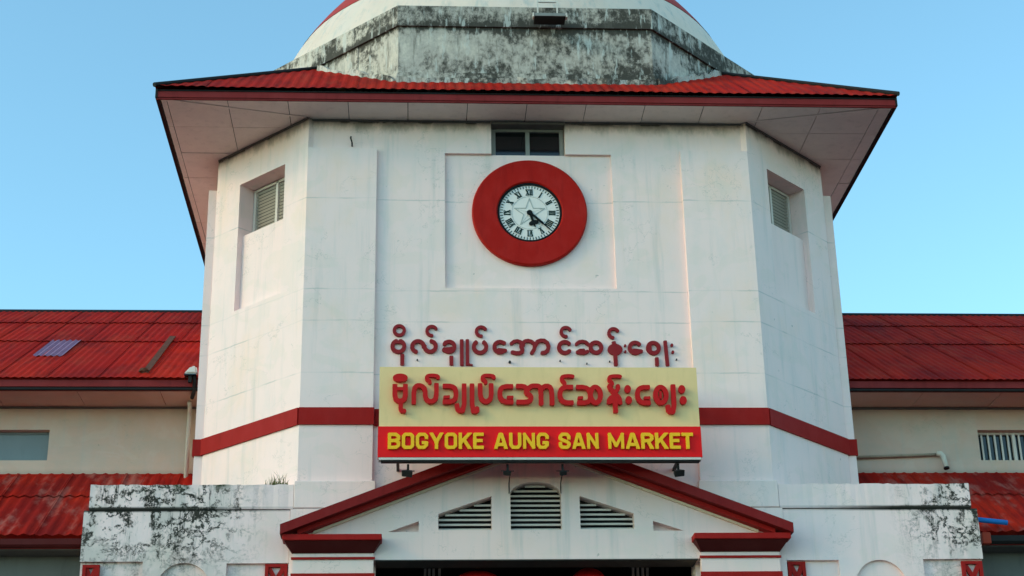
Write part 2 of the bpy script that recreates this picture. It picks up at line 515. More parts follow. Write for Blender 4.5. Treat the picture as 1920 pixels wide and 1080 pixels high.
def glyph(strokes, res, depth, clip=None):
    """strokes in metres on local x/z; front at y=0, body back to y=depth"""
    xs, ys = [], []
    for st in strokes:
        if st[0] == 'e':
            xs += [st[1] - st[3], st[1] + st[3]]; ys += [st[2] - st[4], st[2] + st[4]]
        else:
            for p in st[1]:
                xs += [p[0] - st[2], p[0] + st[2]]; ys += [p[1] - st[2], p[1] + st[2]]
    x0, x1, y0, y1 = min(xs) - res, max(xs) + res, min(ys) - res, max(ys) + res
    nx, ny = int((x1 - x0) / res) + 2, int((y1 - y0) / res) + 2
    gx = x0 + np.arange(nx) * res
    gy = y0 + np.arange(ny) * res
    X, Y = np.meshgrid(gx, gy, indexing='ij')
    D = sdf(strokes, X, Y)
    if clip:
        D = np.maximum(D, np.maximum(clip[0] - Y, Y - clip[1]))
    D = np.where(np.abs(D) < 1e-7, 1e-7, D)
    bm = bmesh.new()
    cache = {}

    def V(key, x, y):
        v = cache.get(key)
        if v is None:
            v = cache[key] = bm.verts.new((x, 0, y))
        return v
    for i in range(nx - 1):
        for j in range(ny - 1):
            cs = ((i, j), (i + 1, j), (i + 1, j + 1), (i, j + 1))
            vs = [D[c] for c in cs]
            if min(vs) > 0: continue
            poly = []
            for k in range(4):
                a, b = cs[k], cs[(k + 1) % 4]
                da, db = vs[k], vs[(k + 1) % 4]
                if da < 0: poly.append(V(a, gx[a[0]], gy[a[1]]))
                if (da < 0) != (db < 0):
                    t = min(max(da / (da - db), 0.02), 0.98)
                    key = (min(a, b), max(a, b))
                    poly.append(V(key, gx[a[0]] + t * (gx[b[0]] - gx[a[0]]), gy[a[1]] + t * (gy[b[1]] - gy[a[1]])))
            if len(poly) >= 3 and len(set(poly)) == len(poly):
                try: bm.faces.new(poly)
                except ValueError: pass
    bmesh.ops.dissolve_limit(bm, angle_limit=0.02, verts=bm.verts[:], edges=bm.edges[:])
    bmesh.ops.dissolve_limit(bm, angle_limit=0.09, verts=[v for v in bm.verts if len(v.link_edges) == 2], edges=[])
    ex = bmesh.ops.extrude_face_region(bm, geom=bm.faces[:])
    bmesh.ops.translate(bm, vec=(0, depth, 0), verts=[g for g in ex['geom'] if isinstance(g, bmesh.types.BMVert)])
    bmesh.ops.recalc_face_normals(bm, faces=bm.faces[:])
    bmesh.ops.triangulate(bm, faces=[f for f in bm.faces if len(f.verts) > 4])
    return bm


# ================================================================== GROUND
bm = bmesh.new()
v = [bm.verts.new(p) for p in ((-900, -900, 0), (900, -900, 0), (900, 900, 0), (-900, 900, 0))]
bm.faces.new(v)
tag(obj('ground', bm, 'ground'), kind='structure')

# ================================================================== CLOCK TOWER
W, C, CC = 3.26, 4.74, 1.465            # half front width, half total width, chamfer depth
YC = 4.74                                # centre of the tower
tower = tag(empty('clock_tower', (0, YC, 0)),
            'white octagonal clock tower with red eaves, moldy drum and dome above the entrance', 'clock tower')
Fm = frame(0, 0, 1, 0)
bm = bmesh.new()
relief(bm, -W, W, 0.0, 13.42, [
    (-W, -2.25, 0, 12.86, 0.0), (2.25, W, 0, 12.87, 0.0),
    (-1.25, 1.22, 10.67, 12.825, 0.125),
    (-0.56, 0.54, 12.825, 13.34, 0.36),
    (-2.19, 2.12, 0, 6.98, None)], 0.07, 0.42)
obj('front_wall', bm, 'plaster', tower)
LF = frame(-C, CC, C - W, -CC)
RF = frame(W, 0, C - W, CC)
LEN = math.hypot(C - W, CC)
for Mx, (a, b) in ((LF, (LEN - 1.53, LEN - 0.5)), (RF, (0.5, 1.53))):
    bm = bmesh.new()
    relief(bm, 0, LEN, 0.0, 13.42, [(a, b, 10.69, 12.76, 0.10), (a, b, 11.935, 12.76, 0.36)], 0.0, 0.42)
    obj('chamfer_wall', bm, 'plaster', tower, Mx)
    # louvred window set deep in the chamfer
    fr = bmesh.new()
    m = (a + b) / 2 + (0.03 if Mx is LF else -0.03)
    e0, e1 = a + 0.012, b - 0.012
    for (p, q, r, s) in ((e0, e0 + 0.05, 11.95, 12.74), (e1 - 0.05, e1, 11.95, 12.74), (m - 0.025, m + 0.025, 11.95, 12.74),
                         (e0 + 0.05, e1 - 0.05, 12.70, 12.74), (e0 + 0.05, e1 - 0.05, 11.95, 11.99)):
        box(fr, p, q, 0.27, 0.33, r, s)
    wn = obj('window', fr, 'white_metal', tower, Mx)
    for (p, q) in ((e0 + 0.05, m - 0.025), (m + 0.025, e1 - 0.05)):
        sb = bmesh.new()
        vv = box(sb, p, q, -0.004, 0.004, -0.018, 0.018)
        bmesh.ops.rotate(sb, verts=sb.verts[:], cent=(0, 0, 0), matrix=Matrix.Rotation(math.radians(18), 3, 'X'))
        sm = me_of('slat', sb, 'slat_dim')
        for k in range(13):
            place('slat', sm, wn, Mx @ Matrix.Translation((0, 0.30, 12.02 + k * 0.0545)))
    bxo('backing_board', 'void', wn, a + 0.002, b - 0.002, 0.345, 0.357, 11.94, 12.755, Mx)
    # red band
    bxo('red_band', 'red_band', tower, -0.02 if Mx is LF else 0.012, LEN - (0.012 if Mx is LF else -0.02), -0.03, 0.02, 8.595, 8.84, Mx)
# side walls, side pilasters and their bands
for s in (-1, 1):
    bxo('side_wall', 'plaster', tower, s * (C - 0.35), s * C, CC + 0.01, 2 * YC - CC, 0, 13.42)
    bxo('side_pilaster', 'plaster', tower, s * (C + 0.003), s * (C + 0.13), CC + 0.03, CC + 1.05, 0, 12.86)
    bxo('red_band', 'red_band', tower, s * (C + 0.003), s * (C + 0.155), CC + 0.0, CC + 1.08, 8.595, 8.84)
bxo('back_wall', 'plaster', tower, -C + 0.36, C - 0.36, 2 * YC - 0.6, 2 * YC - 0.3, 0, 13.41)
# front bands on pilasters and on the recessed wall
bxo('red_band', 'red_band', tower, -W - 0.01, -2.235, -0.03, 0.03, 8.595, 8.84)
bxo('red_band', 'red_band', tower, 2.235, W + 0.01, -0.03, 0.03, 8.595, 8.84)
bxo('red_band', 'red_band', tower, -2.233, 2.233, 0.035, 0.10, 8.597, 8.838)
# base blocks under the pilasters
for s in (-1, 1):
    bxo('base_block', 'plaster', tower, s * 2.20, s * 3.29, -0.13, -0.003, 7.39, 7.765, bev=0.008)
    bxo('base_block', 'plaster', tower, s * 2.215, s * 3.33, -0.115, -0.003, 3.2, 7.385)
# top window
fr = bmesh.new()
for (p, q, r, s) in ((-0.55, -0.49, 12.83, 13.30), (0.47, 0.53, 12.83, 13.30), (-0.04, 0.02, 12.84, 13.26),
                     (-0.49, 0.47, 13.26, 13.30), (-0.49, 0.47, 12.83, 12.845)):
    box(fr, p, q, 0.20, 0.27, r, s)
wn = obj('window', fr, 'frame', tower)
bxo('pane', 'glass', wn, -0.489, -0.041, 0.235, 0.245, 12.846, 13.259)
bxo('pane', 'glass', wn, 0.021, 0.469, 0.235, 0.245, 12.846, 13.259)
bxo('window_hood', 'beam', wn, -0.555, 0.535, 0.03, 0.30, 13.302, 13.338)

# soffit panels
PX = 0.872
EX, EY0, EY1 = 5.37, -0.52, 2 * YC + 0.55
for i in range(-7, 7):
    for j in range(0, 12):
        x0 = max(-0.054 + PX * i, -EX); x1 = min(-0.054 + PX * (i + 1), EX)
        y0 = EY0 + 0.86 * j; y1 = min(y0 + 0.86, EY1)
        if x1 - x0 < 0.05 or y1 - y0 < 0.05: continue
        # leave out panels entirely over the tower
        if min(abs(x0), abs(x1)) < 3.2 and x0 * x1 > 0 and y0 > 0.5 and max(abs(x0), abs(x1)) < 4.4 and j > 0: continue
        if x0 * x1 <= 0 and j > 0: continue
        dz = random.uniform(-0.004, 0.004)
        bxo('soffit_panel', 'soffit', tower, x0 + 0.005, x1 - 0.005, y0 + 0.005, y1 - 0.005, 13.36 + dz, 13.375 + dz)
bxo('soffit_backing', 'dark', tower, -EX + 0.01, EX - 0.01, EY0 + 0.01, EY1 - 0.01, 13.43, 13.445)
for s in (-1, 1):
    d = Vector((s * (W - EX), 0.0 - EY0, 0))
    Ln = d.length
    bxo('cover_strip', 'soffit', tower, 0, Ln - 0.05, -0.02, 0.02, 13.348, 13.356,
        frame(s * EX, EY0, d.x, d.y))
# thin dark bead where the soffit meets the walls
bxo('shadow_bead', 'beam', tower, -W, -0.57, 0.045, 0.069, 13.33, 13.352)
bxo('shadow_bead', 'beam', tower, 0.55, W, 0.045, 0.069, 13.33, 13.352)
bxo('shadow_bead', 'beam', tower, 0.02, LEN, -0.028, -0.003, 13.33, 13.352, LF)
bxo('shadow_bead', 'beam', tower, 0, LEN - 0.02, -0.028, -0.003, 13.33, 13.352, RF)
# fascias
bxo('fascia', 'red_fascia', tower, -EX - 0.05, EX + 0.05, EY0 - 0.035, EY0 - 0.005, 13.335, 13.465)
bxo('fascia_trim', 'red_fascia', tower, -EX - 0.05, EX + 0.05, EY0 - 0.050, EY0 - 0.037, 13.36, 13.44)
bxo('eave_shadow_strip', 'dark', tower, -EX - 0.055, EX + 0.055, EY0 - 0.045, EY0 - 0.004, 13.468, 13.488)  # dark strip stands in for the shadow line below the roof edge
for s in (-1, 1):
    bxo('fascia', 'dark', tower, s * (EX + 0.005), s * (EX + 0.035), EY0 - 0.003, EY1, 13.335, 13.465)
    bxo('gutter_edge', 'dark', tower, s * (EX + 0.037), s * (EX + 0.066), EY0 - 0.06, EY1, 13.35, 13.49)

# corrugated front slope of the eave roof, one sheet after another, cut along the hips
SL = math.tan(math.radians(35.5))
RZ0, RY0, RX = 13.500, EY0 - 0.11, EX + 0.07
HIPMAX = 2.6


def corr(u, pitch, amp):
    f = (u / pitch) % 1.0
    return amp if f < 0.32 else (amp * (1 - (f - 0.32) / 0.16) if f < 0.48 else (0 if f < 0.84 else amp * (f - 0.84) / 0.16))


nsh = 15
wsh = 2 * RX / nsh
for k in range(nsh):
    bm = bmesh.new()
    n = 20
    lo, hi = [], []
    jit = random.uniform(-0.004, 0.006)
    yj = random.uniform(-0.012, 0.012)
    for i in range(n + 1):
        x = -RX + wsh * (k + i / n)
        h = max(min(RX - abs(x), HIPMAX), 0.002)
        e = corr(x, wsh / 5, 0.013) + jit
        lo.append(bm.verts.new((x, RY0 + yj, RZ0 + e)))
        hi.append(bm.verts.new((x, RY0 + h, RZ0 + SL * h + e)))
    for i in range(n):
        bm.faces.new((lo[i], lo[i + 1], hi[i + 1], hi[i]))
    obj('roof_sheet', bm, 'roof', tower)
for s in (-1, 1):                         # side slopes, back slope
    bm = bmesh.new()
    q = [(s * RX, RY0, RZ0), (s * RX, EY1 + 0.1, RZ0), (s * (RX - HIPMAX), EY1 + 0.1 - HIPMAX, RZ0 + SL * HIPMAX),
         (s * (RX - HIPMAX), RY0 + HIPMAX, RZ0 + SL * HIPMAX)]
    bm.faces.new([bm.verts.new(p) for p in q])
    obj('roof_slope', bm, 'roof', tower)
    bm = bmesh.new()
    tube(bm, [(s * (RX + 0.01), RY0 - 0.01, RZ0 + 0.02), (s * (RX - HIPMAX), RY0 + HIPMAX, RZ0 + SL * HIPMAX + 0.02)], 0.035, 8)
    obj('hip_cap', bm, 'dark', tower)
bm = bmesh.new()
q = [(RX, EY1 + 0.1, RZ0), (-RX, EY1 + 0.1, RZ0), (-(RX - HIPMAX), EY1 + 0.1 - HIPMAX, RZ0 + SL * HIPMAX),
     (RX - HIPMAX, EY1 + 0.1 - HIPMAX, RZ0 + SL * HIPMAX)]
bm.faces.new([bm.verts.new(p) for p in q])
obj('roof_slope', bm, 'roof', tower)


# drum
def octa(off=0.0, y0=0.25, a=1.955, bx=4.47, d=2.52):
    """plan of the drum pushed outwards by off"""
    k = off * 0.414
    yb = 2 * YC - y0
    return [(-a - k, y0 - off), (a + k, y0 - off), (bx + off, y0 + d - k), (bx + off, yb - d + k),
            (a + k, yb + off), (-a - k, yb + off), (-bx - off, yb - d + k), (-bx - off, y0 + d - k)]


bm = bmesh.new(); zprism(bm, octa(0), 13.6, 15.10); obj('drum_wall', bm, 'drum', tower)
bm = bmesh.new(); zprism(bm, octa(0.04), 15.085, 15.44); obj('drum_coping', bm, 'drum', tower)
bm = bmesh.new(); zprism(bm, octa(0.05), 13.7, 14.27, octa(0.03)); obj('drum_base', bm, 'drum', tower)
# rough cement flashing where drum and sheets meet, irregular
for (ax, ay, bx, by, n) in ((-1.98, 0.19, 1.98, 0.19, 26), (-3.2, 1.41, -1.98, 0.19, 14), (1.98, 0.19, 3.2, 1.41, 14)):
    bm = bmesh.new()
    u = Vector((bx - ax, by - ay, 0)); nrm = Vector((u.y, -u.x, 0)).normalized()
    pts = []
    for i in range(n + 1):
        p = Vector((ax, ay, 0)) + u * i / n
        o_ = random.uniform(0.035, 0.085)
        yr = (p + nrm * o_).y - RY0
        zb = RZ0 + SL * min(yr, HIPMAX) - 0.02
        hh = random.uniform(0.10, 0.15) if abs(u.y) < 0.1 else random.uniform(0.06, 0.15)
        pts.append([bm.verts.new(q) for q in ((p.x + nrm.x * o_, p.y + nrm.y * o_, zb), (p.x + nrm.x * o_ * 0.9, p.y + nrm.y * o_ * 0.9, zb + hh),
                                              (p.x - nrm.x * 0.03, p.y - nrm.y * 0.03, zb + hh + 0.02), (p.x, p.y, zb - 0.05))])
    for A, B in zip(pts, pts[1:]):
        for k in range(4):
            bm.faces.new((A[k], B[k], B[(k + 1) % 4], A[(k + 1) % 4]))
    bm.faces.new(pts[0]); bm.faces.new(pts[-1][::-1])
    bmesh.ops.recalc_face_normals(bm, faces=bm.faces[:])
    obj('cement_flashing', bm, 'drum', tower)
# narrow strips on the drum faces
for (p, q, Mx) in ((0.62, 0.70, frame(-1.955 - 2.515, 0.25 + 2.52, 2.515, -2.52)), (1.35, 1.42, frame(-1.955 - 2.515, 0.25 + 2.52, 2.515, -2.52)),
                   (2.2, 2.27, frame(-1.955 - 2.515, 0.25 + 2.52, 2.515, -2.52))):
    bxo('drum_strip', 'drum', tower, p + 0.4, q + 0.4, -0.015, 0.01, 14.3, 15.08, Mx)


def dome(name, mat, R, z0, z1, zc=14.3, seg=96, rings=14):
    bm = bmesh.new()
    prev = None
    for i in range(rings + 1):
        z = z0 + (z1 - z0) * i / rings
        r = math.sqrt(max(R * R - (z - zc) ** 2, 0.0004))
        ring = [bm.verts.new((r * math.cos(2 * math.pi * k / seg), YC + r * math.sin(2 * math.pi * k / seg), z)) for k in range(seg)]
        if prev:
            for k in range(seg):
                bm.faces.new((prev[k], prev[(k + 1) % seg], ring[(k + 1) % seg], ring[k]))
        prev = ring
    if z1 >= zc + R - 0.02:
        bm.faces.new(prev)
    return obj(name, bm, mat, tower, smooth=True)


dome('dome_base', 'dome_white', 4.50, 15.2, 16.56)
dome('dome_shell', 'dome_red', 4.508, 16.56, 18.80)

# ================================================================== WALL CLOCK
clk = tag(empty('wall_clock', (-0.012, 0.10, 11.87)),
          'round clock with Roman numerals and a star inside a wide red ring on the tower', 'clock')


def at(x, y, z): return Matrix.Translation((x, y, z))


def annulus(bm, r0, r1, y0, y1, bev=0.0, seg=96):
    prof = [(r0, y1), (r0, y0 + bev), (r0 + bev, y0), (r1 - bev, y0), (r1, y0 + bev), (r1, y1)] if bev else [(r0, y1), (r0, y0), (r1, y0), (r1, y1)]
    rings = [[bm.verts.new((r * math.cos(2 * math.pi * k / seg), y, r * math.sin(2 * math.pi * k / seg))) for k in range(seg)] for r, y in prof]
    rings.append(rings[0])
    for A, B in zip(rings, rings[1:]):
        for k in range(seg):
            bm.faces.new((A[k], A[(k + 1) % seg], B[(k + 1) % seg], B[k]))
    bmesh.ops.recalc_face_normals(bm, faces=bm.faces[:])


CM = at(-0.012, 0.0, 11.868)
bm = bmesh.new(); annulus(bm, 0.475, 0.845, 0.04, 0.122, 0.018); obj('red_ring', bm, 'red_ring', clk, CM)
bm = bmesh.new(); annulus(bm, 0.442, 0.474, 0.062, 0.122, 0.006); obj('black_rim', bm, 'black', clk, CM)
bm = bmesh.new()
bm.faces.new([bm.verts.new((0.443 * math.cos(2 * math.pi * k / 72), 0.085, 0.443 * math.sin(2 * math.pi * k / 72))) for k in range(72)][::-1])
bm.faces.new([bm.verts.new((0.443 * math.cos(2 * math.pi * k / 72), 0.12, 0.443 * math.sin(2 * math.pi * k / 72))) for k in range(72)])
obj('dial', bm, 'dial', clk, CM)
tk = bmesh.new()
for k in range(60):
    a = math.radians(6 * k)
    b2 = box(tk, -0.0055, 0.0055, 0.079, 0.0845, 0.395, 0.432 if k % 5 else 0.436)
    bmesh.ops.rotate(tk, verts=b2, cent=(0, 0, 0), matrix=Matrix.Rotation(a, 3, 'Y'))
ticks = obj('minute_track', tk, 'numeral', clk, CM)
ticks['kind'] = 'stuff'


def roman(txt):
    ws = {'I': 0.026, 'V': 0.058, 'X': 0.058}
    tot = sum(ws[c] for c in txt)
    x = -tot / 2
    st = []
    h = 0.046
    for c in txt:
        cw = ws[c]
        m = x + cw / 2
        if c == 'I':
            st.append(('p', [(m, -h), (m, h)], 0.018, 0.0))
        elif c == 'V':
            st.append(('p', [(m - 0.02, h), (m, -h)], 0.021, 0.3)); st.append(('p', [(m + 0.02, h), (m, -h)], 0.009, 0.3))
        else:
            st.append(('p', [(m - 0.02, h), (m + 0.02, -h)], 0.021, 0.3)); st.append(('p', [(m + 0.02, h), (m - 0.02, -h)], 0.009, 0.3))
        x += cw
    st.append(('p', [(-tot / 2, h), (tot / 2, h)], 0.007, 0.0))
    st.append(('p', [(-tot / 2, -h), (tot / 2, -h)], 0.007, 0.0))
    return glyph(st, 0.0035, 0.005)


for k, t in enumerate(('XII', 'I', 'II', 'III', 'IIII', 'V', 'VI', 'VII', 'VIII', 'IX', 'X', 'XI')):
    a = math.radians(30 * k)
    obj('numeral', roman(t), 'numeral', clk, CM @ Matrix.Rotation(a, 4, 'Y') @ at(0, 0.078, 0.33))
star = []
for k in range(10):
    r = 0.235 if k % 2 == 0 else 0.092
    a = math.radians(90 + 36 * k)
    star.append((r * math.cos(a), r * math.sin(a)))
star.append(star[0])
st = [('p', star, 0.011, None)]
st += [('p', [star[k], (0, 0)], 0.004, None) for k in range(0, 10, 2)]
st.append(('p', arcpts(0, 0, 0.262, 0.262, 0, 360, 48), 0.005, None))
obj('star', glyph(st, 0.006, 0.004), 'starline', clk, CM @ at(0, 0.0795, 0))
hh = [('p', [(0, -0.03), (0, 0.14)], 0.036, 0.0), ('e', 0, 0, 0.042, 0.042), ('p', [(-0.042, 0.175), (0, 0.16), (0.042, 0.175)], 0.062, None),
      ('p', [(0, 0.16), (0, 0.215)], 0.03, None), ('p', [(0, 0.2), (0, 0.24)], 0.014, None)]
obj('hour_hand', glyph(hh, 0.005, 0.006), 'black', clk, CM @ Matrix.Rotation(math.radians(161), 4, 'Y') @ at(0, 0.068, 0))
mh = [('p', [(0, -0.02), (0, 0.26)], 0.034, 0.0), ('p', [(0, 0.2), (0, 0.39)], 0.019, None), ('e', 0, 0, 0.030, 0.030)]
obj('minute_hand', glyph(mh, 0.004, 0.006), 'black', clk, CM @ Matrix.Rotation(math.radians(133), 4, 'Y') @ at(0, 0.056, 0))

# ================================================================== BURMESE LETTERING ON THE WALL
wl = tag(empty('wall_lettering', (0, 0.06, 9.6)), 'older dark red Burmese letters fixed to the white wall above the signboard', 'lettering')
KX, KZ = 0.00756, 0.00804


def wx(x): return -2.022 + (x - 732) * KX


def wz(y): return 9.692 - (y - 660) * KZ


def A(cx, cy, r, a0, a1, w_=8.0, ry=None, cap=None):
    return ('p', [(wx(px), wz(py)) for px, py in
                  [(cx + r * math.cos(math.radians(t)), cy - (ry or r * 0.95) * math.sin(math.radians(t)))
                   for t in [a0 + (a1 - a0) * k / 22 for k in range(23)]]], w_ * 0.0070, cap)


def P(pts, w_=8.0, cap=0.0): return ('p', [(wx(a), wz(b)) for a, b in pts], w_ * 0.0070, cap)


def E_(cx, cy, rx, ry): return ('e', wx(cx), wz(cy), rx * KX, ry * KZ)


def asat(cx, cy, a1=282): return A(cx, cy, 9, 20, a1, 6.5, cap=0.0)


z5 = lambda x, y: (895 + x / 9.6, 600 + y / 9.6)
z6 = lambda x, y: (1085 + x / 9.6, 600 + y / 9.6)
upper = [
    [A(748.2, 621.3, 9.3, 0, 360, 6.5)],
    [A(746.8, 651, 11, 112, 428, 8), P([(740.5, 644.5), (753, 644.5)], 4)],
    [P([(754.2, 665.5), (754.2, 686)], 8)],
    [A(783.3, 651.5, 10.8, 262, -15, 8, cap=0.0), A(806, 651, 10.4, 165, 450, 8, cap=0.0)],
    [asat(808.9, 622)],
    [A(841.2, 651.6, 10, 150, -150, 8), P([(832, 657.5), (846, 656)], 9, None), P([(834, 643), (842, 641.5)], 6, None)],
    [P([(845.3, 669), (845.3, 686)], 8)],
    [P([(864.7, 638), (864.7, 686)], 7.6)],
    [P([(875.2, 638), (875.2, 686)], 7), P([(877, 684), (884, 685.5)], 3, None)],
    [A(898.8, 651.6, 11.6, 118, 422, 8, cap=0.0)],
    [asat(901.4, 622.8)],
    [A(936.1, 652, 10.4, 48, 318, 8), P([(934, 657), (946, 658.5)], 7, None), P([(938, 641.5), (945, 644)], 6, None)],
    [P([z5(600, 435), z5(650, 395), z5(710, 385), z5(765, 405), z5(800, 440), z5(815, 460)], 7, None),
     P([z5(780, 430), z5(775, 480), z5(800, 540), z5(790, 580), z5(740, 605), z5(680, 605), z5(620, 590)], 8, None),
     P([z5(800, 440), z5(840, 395), z5(900, 380), z5(960, 395), z5(1015, 440), z5(1020, 500), z5(1000, 550), z5(965, 600)], 7.5, None)],
    [P([z5(1030, 470), z5(1070, 400), z5(1130, 378), z5(1190, 380), z5(1245, 420), z5(1270, 490), z5(1250, 560), z5(1200, 595), z5(1155, 600)], 8, None)],
    [A(1057.6, 652.1, 10.8, 42, 318, 8)],
    [asat(1060.6, 623.2)],
    [P([z6(-50, 440), z6(0, 400), z6(60, 390), z6(120, 405), z6(165, 450)], 7, None),
     P([z6(-35, 585), z6(20, 600), z6(80, 600), z6(140, 575)], 7.5, None), P([z6(-40, 580), z6(10, 545), z6(80, 545)], 5, None),
     A(1116.2, 652.1, 10.2, 0, 360, 8.2)],
    [A(1150.5, 625.3, 9, 20, 270, 6.6, cap=0.0)],
    [E_(1152, 655.8, 14, 10.6), P([(1150, 641), (1151.5, 650), (1152.6, 686)], 8)],
    [E_(1171.2, 648.4, 2.1, 2.4)], [E_(1171.2, 659.6, 2.1, 2.4)],
    [A(1190.2, 652.6, 10.4, 42, 318, 8), P([(1188, 657.5), (1201, 659)], 7.5, None)],
    [A(1224.6, 652.6, 10.3, 0, 360, 8.2), P([(1218.5, 645), (1218.5, 660)], 6)],
    [P([(1229.8, 671), (1229.8, 686)], 7.4)],
    [P([(1247.3, 639), (1249.6, 686)], 7.2)],
    [E_(1259.5, 647.4, 2.7, 3)], [E_(1260.7, 660.4, 2.7, 3)],
]
for i_, st in enumerate(upper):
    obj('letter', glyph(st, 0.009, 0.035), 'old_letter', wl, at(0, 0.033 - 0.003 * (i_ % 2), 0))
for (a, b) in ((954, 679.5), (782, 676), (1048, 677), (1141, 678), (1098, 682), (1267, 674)):
    bm = bmesh.new(); tube(bm, [(wx(a), 0.03, wz(b)), (wx(a), 0.075, wz(b))], 0.018 if a == 954 else 0.01, 8)
    obj('fixing_bolt', bm, 'dark', wl)

# ================================================================== SIGNBOARD
SY = -0.90
sg = tag(empty('signboard', (0, SY, 7.9)), 'wide cream and red market signboard with raised Burmese and yellow English letters', 'signboard')
SX0, SX1 = -2.147, 2.125
SXm = 0.00730


def sx(x): return -2.147 + (x - 711.5) * (4.272 / 596.0)


def sz(y): return 9.120 - (y - 688) * 0.00742


bxo('cream_board', 'cream', sg, SX0, SX1, SY, SY + 0.09, 8.288, 9.121)
bxo('red_board', 'sign_red', sg, SX0 - 0.012, SX1 + 0.004, SY - 0.035, SY + 0.09, 7.855, 8.277)
bxo('edge_trim', 'sign_edge', sg, SX0 - 0.005, SX1, SY - 0.006, SY + 0.085, 8.278, 8.287)
bxo('bottom_rail', 'white_metal', sg, SX0 + 0.0, SX1 - 0.01, SY - 0.03, SY + 0.09, 7.822, 7.853)
bxo('bottom_rail', 'dark', sg, SX0 + 0.03, SX1 - 0.03, SY - 0.01, SY + 0.08, 7.802, 7.820)
for i in range(6):                       # steel framework behind the sheets
    x = -2.0 + i * 0.8
    bxo('back_strut', 'dark', sg, x - 0.02, x + 0.02, SY + 0.091, SY + 0.13, 7.87, 9.1)
for z in (7.95, 8.95):
    for x in (-1.9, -0.7, 0.7, 1.9):
        bxo('wall_bracket', 'dark', sg, x - 0.02, x + 0.02, SY + 0.131, 0.066, z, z + 0.04)


def Q(zx, zy, pts, w_=9.0, cap=0.0):
    """pts in enlarged-view units"""
    out = []
    for a, b in pts:
        px, py = (725 + a / 6.857, 695 + b / 6.857) if zx == 7 else (1005 + a / 6.62, 695 + b / 6.62)
        out.append((sx(px), sz(py)))
    return ('p', out, w_ * 0.0074, cap)


def sm(pts, n=2):
    """corner rounding of an open line"""
    for _ in range(n):
        out = [pts[0]]
        for a, b in zip(pts, pts[1:]):
            out.append((a[0] * 0.75 + b[0] * 0.25, a[1] * 0.75 + b[1] * 0.25))
            out.append((a[0] * 0.25 + b[0] * 0.75, a[1] * 0.25 + b[1] * 0.75))
        out.append(pts[-1])
        pts = out
    return pts


def q7(pts, w_=9.0, cap=0.0): return Q(7, 0, sm(pts, 1), w_ * 0.98, cap)


def q8(pts, w_=9.0, cap=0.0): return Q(8, 0, sm(pts, 1), w_ * 0.98, cap)


def asat7(dx): return q7([(655 + dx, 118), (650 + dx, 92), (600 + dx, 84), (540 + dx, 84), (508 + dx, 100), (510 + dx, 138), (545 + dx, 155), (550 + dx, 185)], 7.0)


def asat8(dx): return q8([(450 + dx, 92), (420 + dx, 84), (350 + dx, 84), (305 + dx, 100), (308 + dx, 140), (338 + dx, 165), (340 + dx, 200)], 7.0)


lower = [
    [Q(7, 0, arcpts(172, 115, 66, 26, 0, 360, 24), 8.0, None)],
    [q7([(105, 200), (105, 380), (150, 418), (195, 418), (238, 380), (238, 200)], 9), q7([(105, 258), (238, 258)], 6)],
    [q7([(180, 440), (180, 540), (238, 545)], 8)],
    [q7([(345, 455), (345, 262), (385, 215), (440, 215), (490, 262), (490, 370), (530, 422), (590, 422), (632, 370), (632, 190)], 8.6)],
    [asat7(0)],
    [q7([(715, 222), (830, 222), (880, 262), (880, 380), (835, 425), (712, 425)], 8.6), q7([(722, 368), (800, 362)], 6)],
    [q7([(985, 190), (985, 535), (905, 540), (890, 450)], 8.6)],
    [q7([(1085, 190), (1085, 545), (1150, 548), (1145, 500)], 8.6)],
    [q7([(1190, 190), (1190, 370), (1235, 422), (1285, 422), (1330, 370), (1330, 190)], 8.8)],
    [asat7(712)],
    [q7([(1610, 225), (1490, 225), (1440, 268), (1440, 372), (1490, 425), (1610, 425)], 8.8), q7([(1530, 368), (1608, 366)], 6)],
    [q7([(1650, 222), (1745, 222), (1785, 250), (1775, 310), (1835, 345), (1835, 400), (1790, 428), (1650, 428)], 8.8),
     Q(7, 0, sm([(1780, 290), (1830, 222), (1900, 215), (1948, 222), (1965, 262), (1965, 455)]), 8.6)],
    [q8([(45, 262), (85, 212), (150, 212), (178, 262), (178, 450)], 8.8)],
    [q8([(440, 225), (330, 225), (278, 270), (278, 370), (330, 420), (440, 420)], 8.8)],
    [asat8(0)],
    [q8([(480, 225), (590, 225), (650, 262), (655, 380), (610, 420), (490, 420)], 8.6), q8([(500, 362), (560, 358)], 6),
     Q(8, 0, arcpts(718, 322, 62, 98, 0, 360, 30), 8.8, None)],
    [asat8(590)],
    [q8([(895, 200), (905, 245), (955, 300), (960, 545)], 8.6), q8([(1000, 200), (1000, 250), (955, 300)], 8), q8([(960, 310), (1015, 360), (1020, 440)], 8),
     q8([(960, 330), (885, 370), (880, 430)], 8), q8([(890, 415), (960, 400)], 6)],
    [('e', sx(1005 + 1120 / 6.62), sz(695 + 247 / 6.62), 0.044, 0.055)],
    [('e', sx(1005 + 1128 / 6.62), sz(695 + 387 / 6.62), 0.044, 0.055)],
    [q8([(1395, 225), (1290, 225), (1240, 270), (1240, 370), (1290, 420), (1395, 420)], 8.8), q8([(1320, 360), (1395, 358)], 6)],
    [Q(8, 0, arcpts(1530, 322, 66, 98, 0, 360, 30), 8.8, None), q8([(1525, 280), (1525, 370)], 5)],
    [q8([(1688, 190), (1688, 530), (1615, 532), (1612, 450)], 8.8)],
    [('e', sx(1005 + 1795 / 6.62), sz(695 + 250 / 6.62), 0.047, 0.058)],
    [('e', sx(1005 + 1805 / 6.62), sz(695 + 387 / 6.62), 0.047, 0.058)],
]
for i_, st in enumerate(lower):
    obj('letter', glyph(st, 0.0085, 0.05), 'letter', sg, at(0, SY - 0.075 - 0.003 * (i_ % 2), 0))

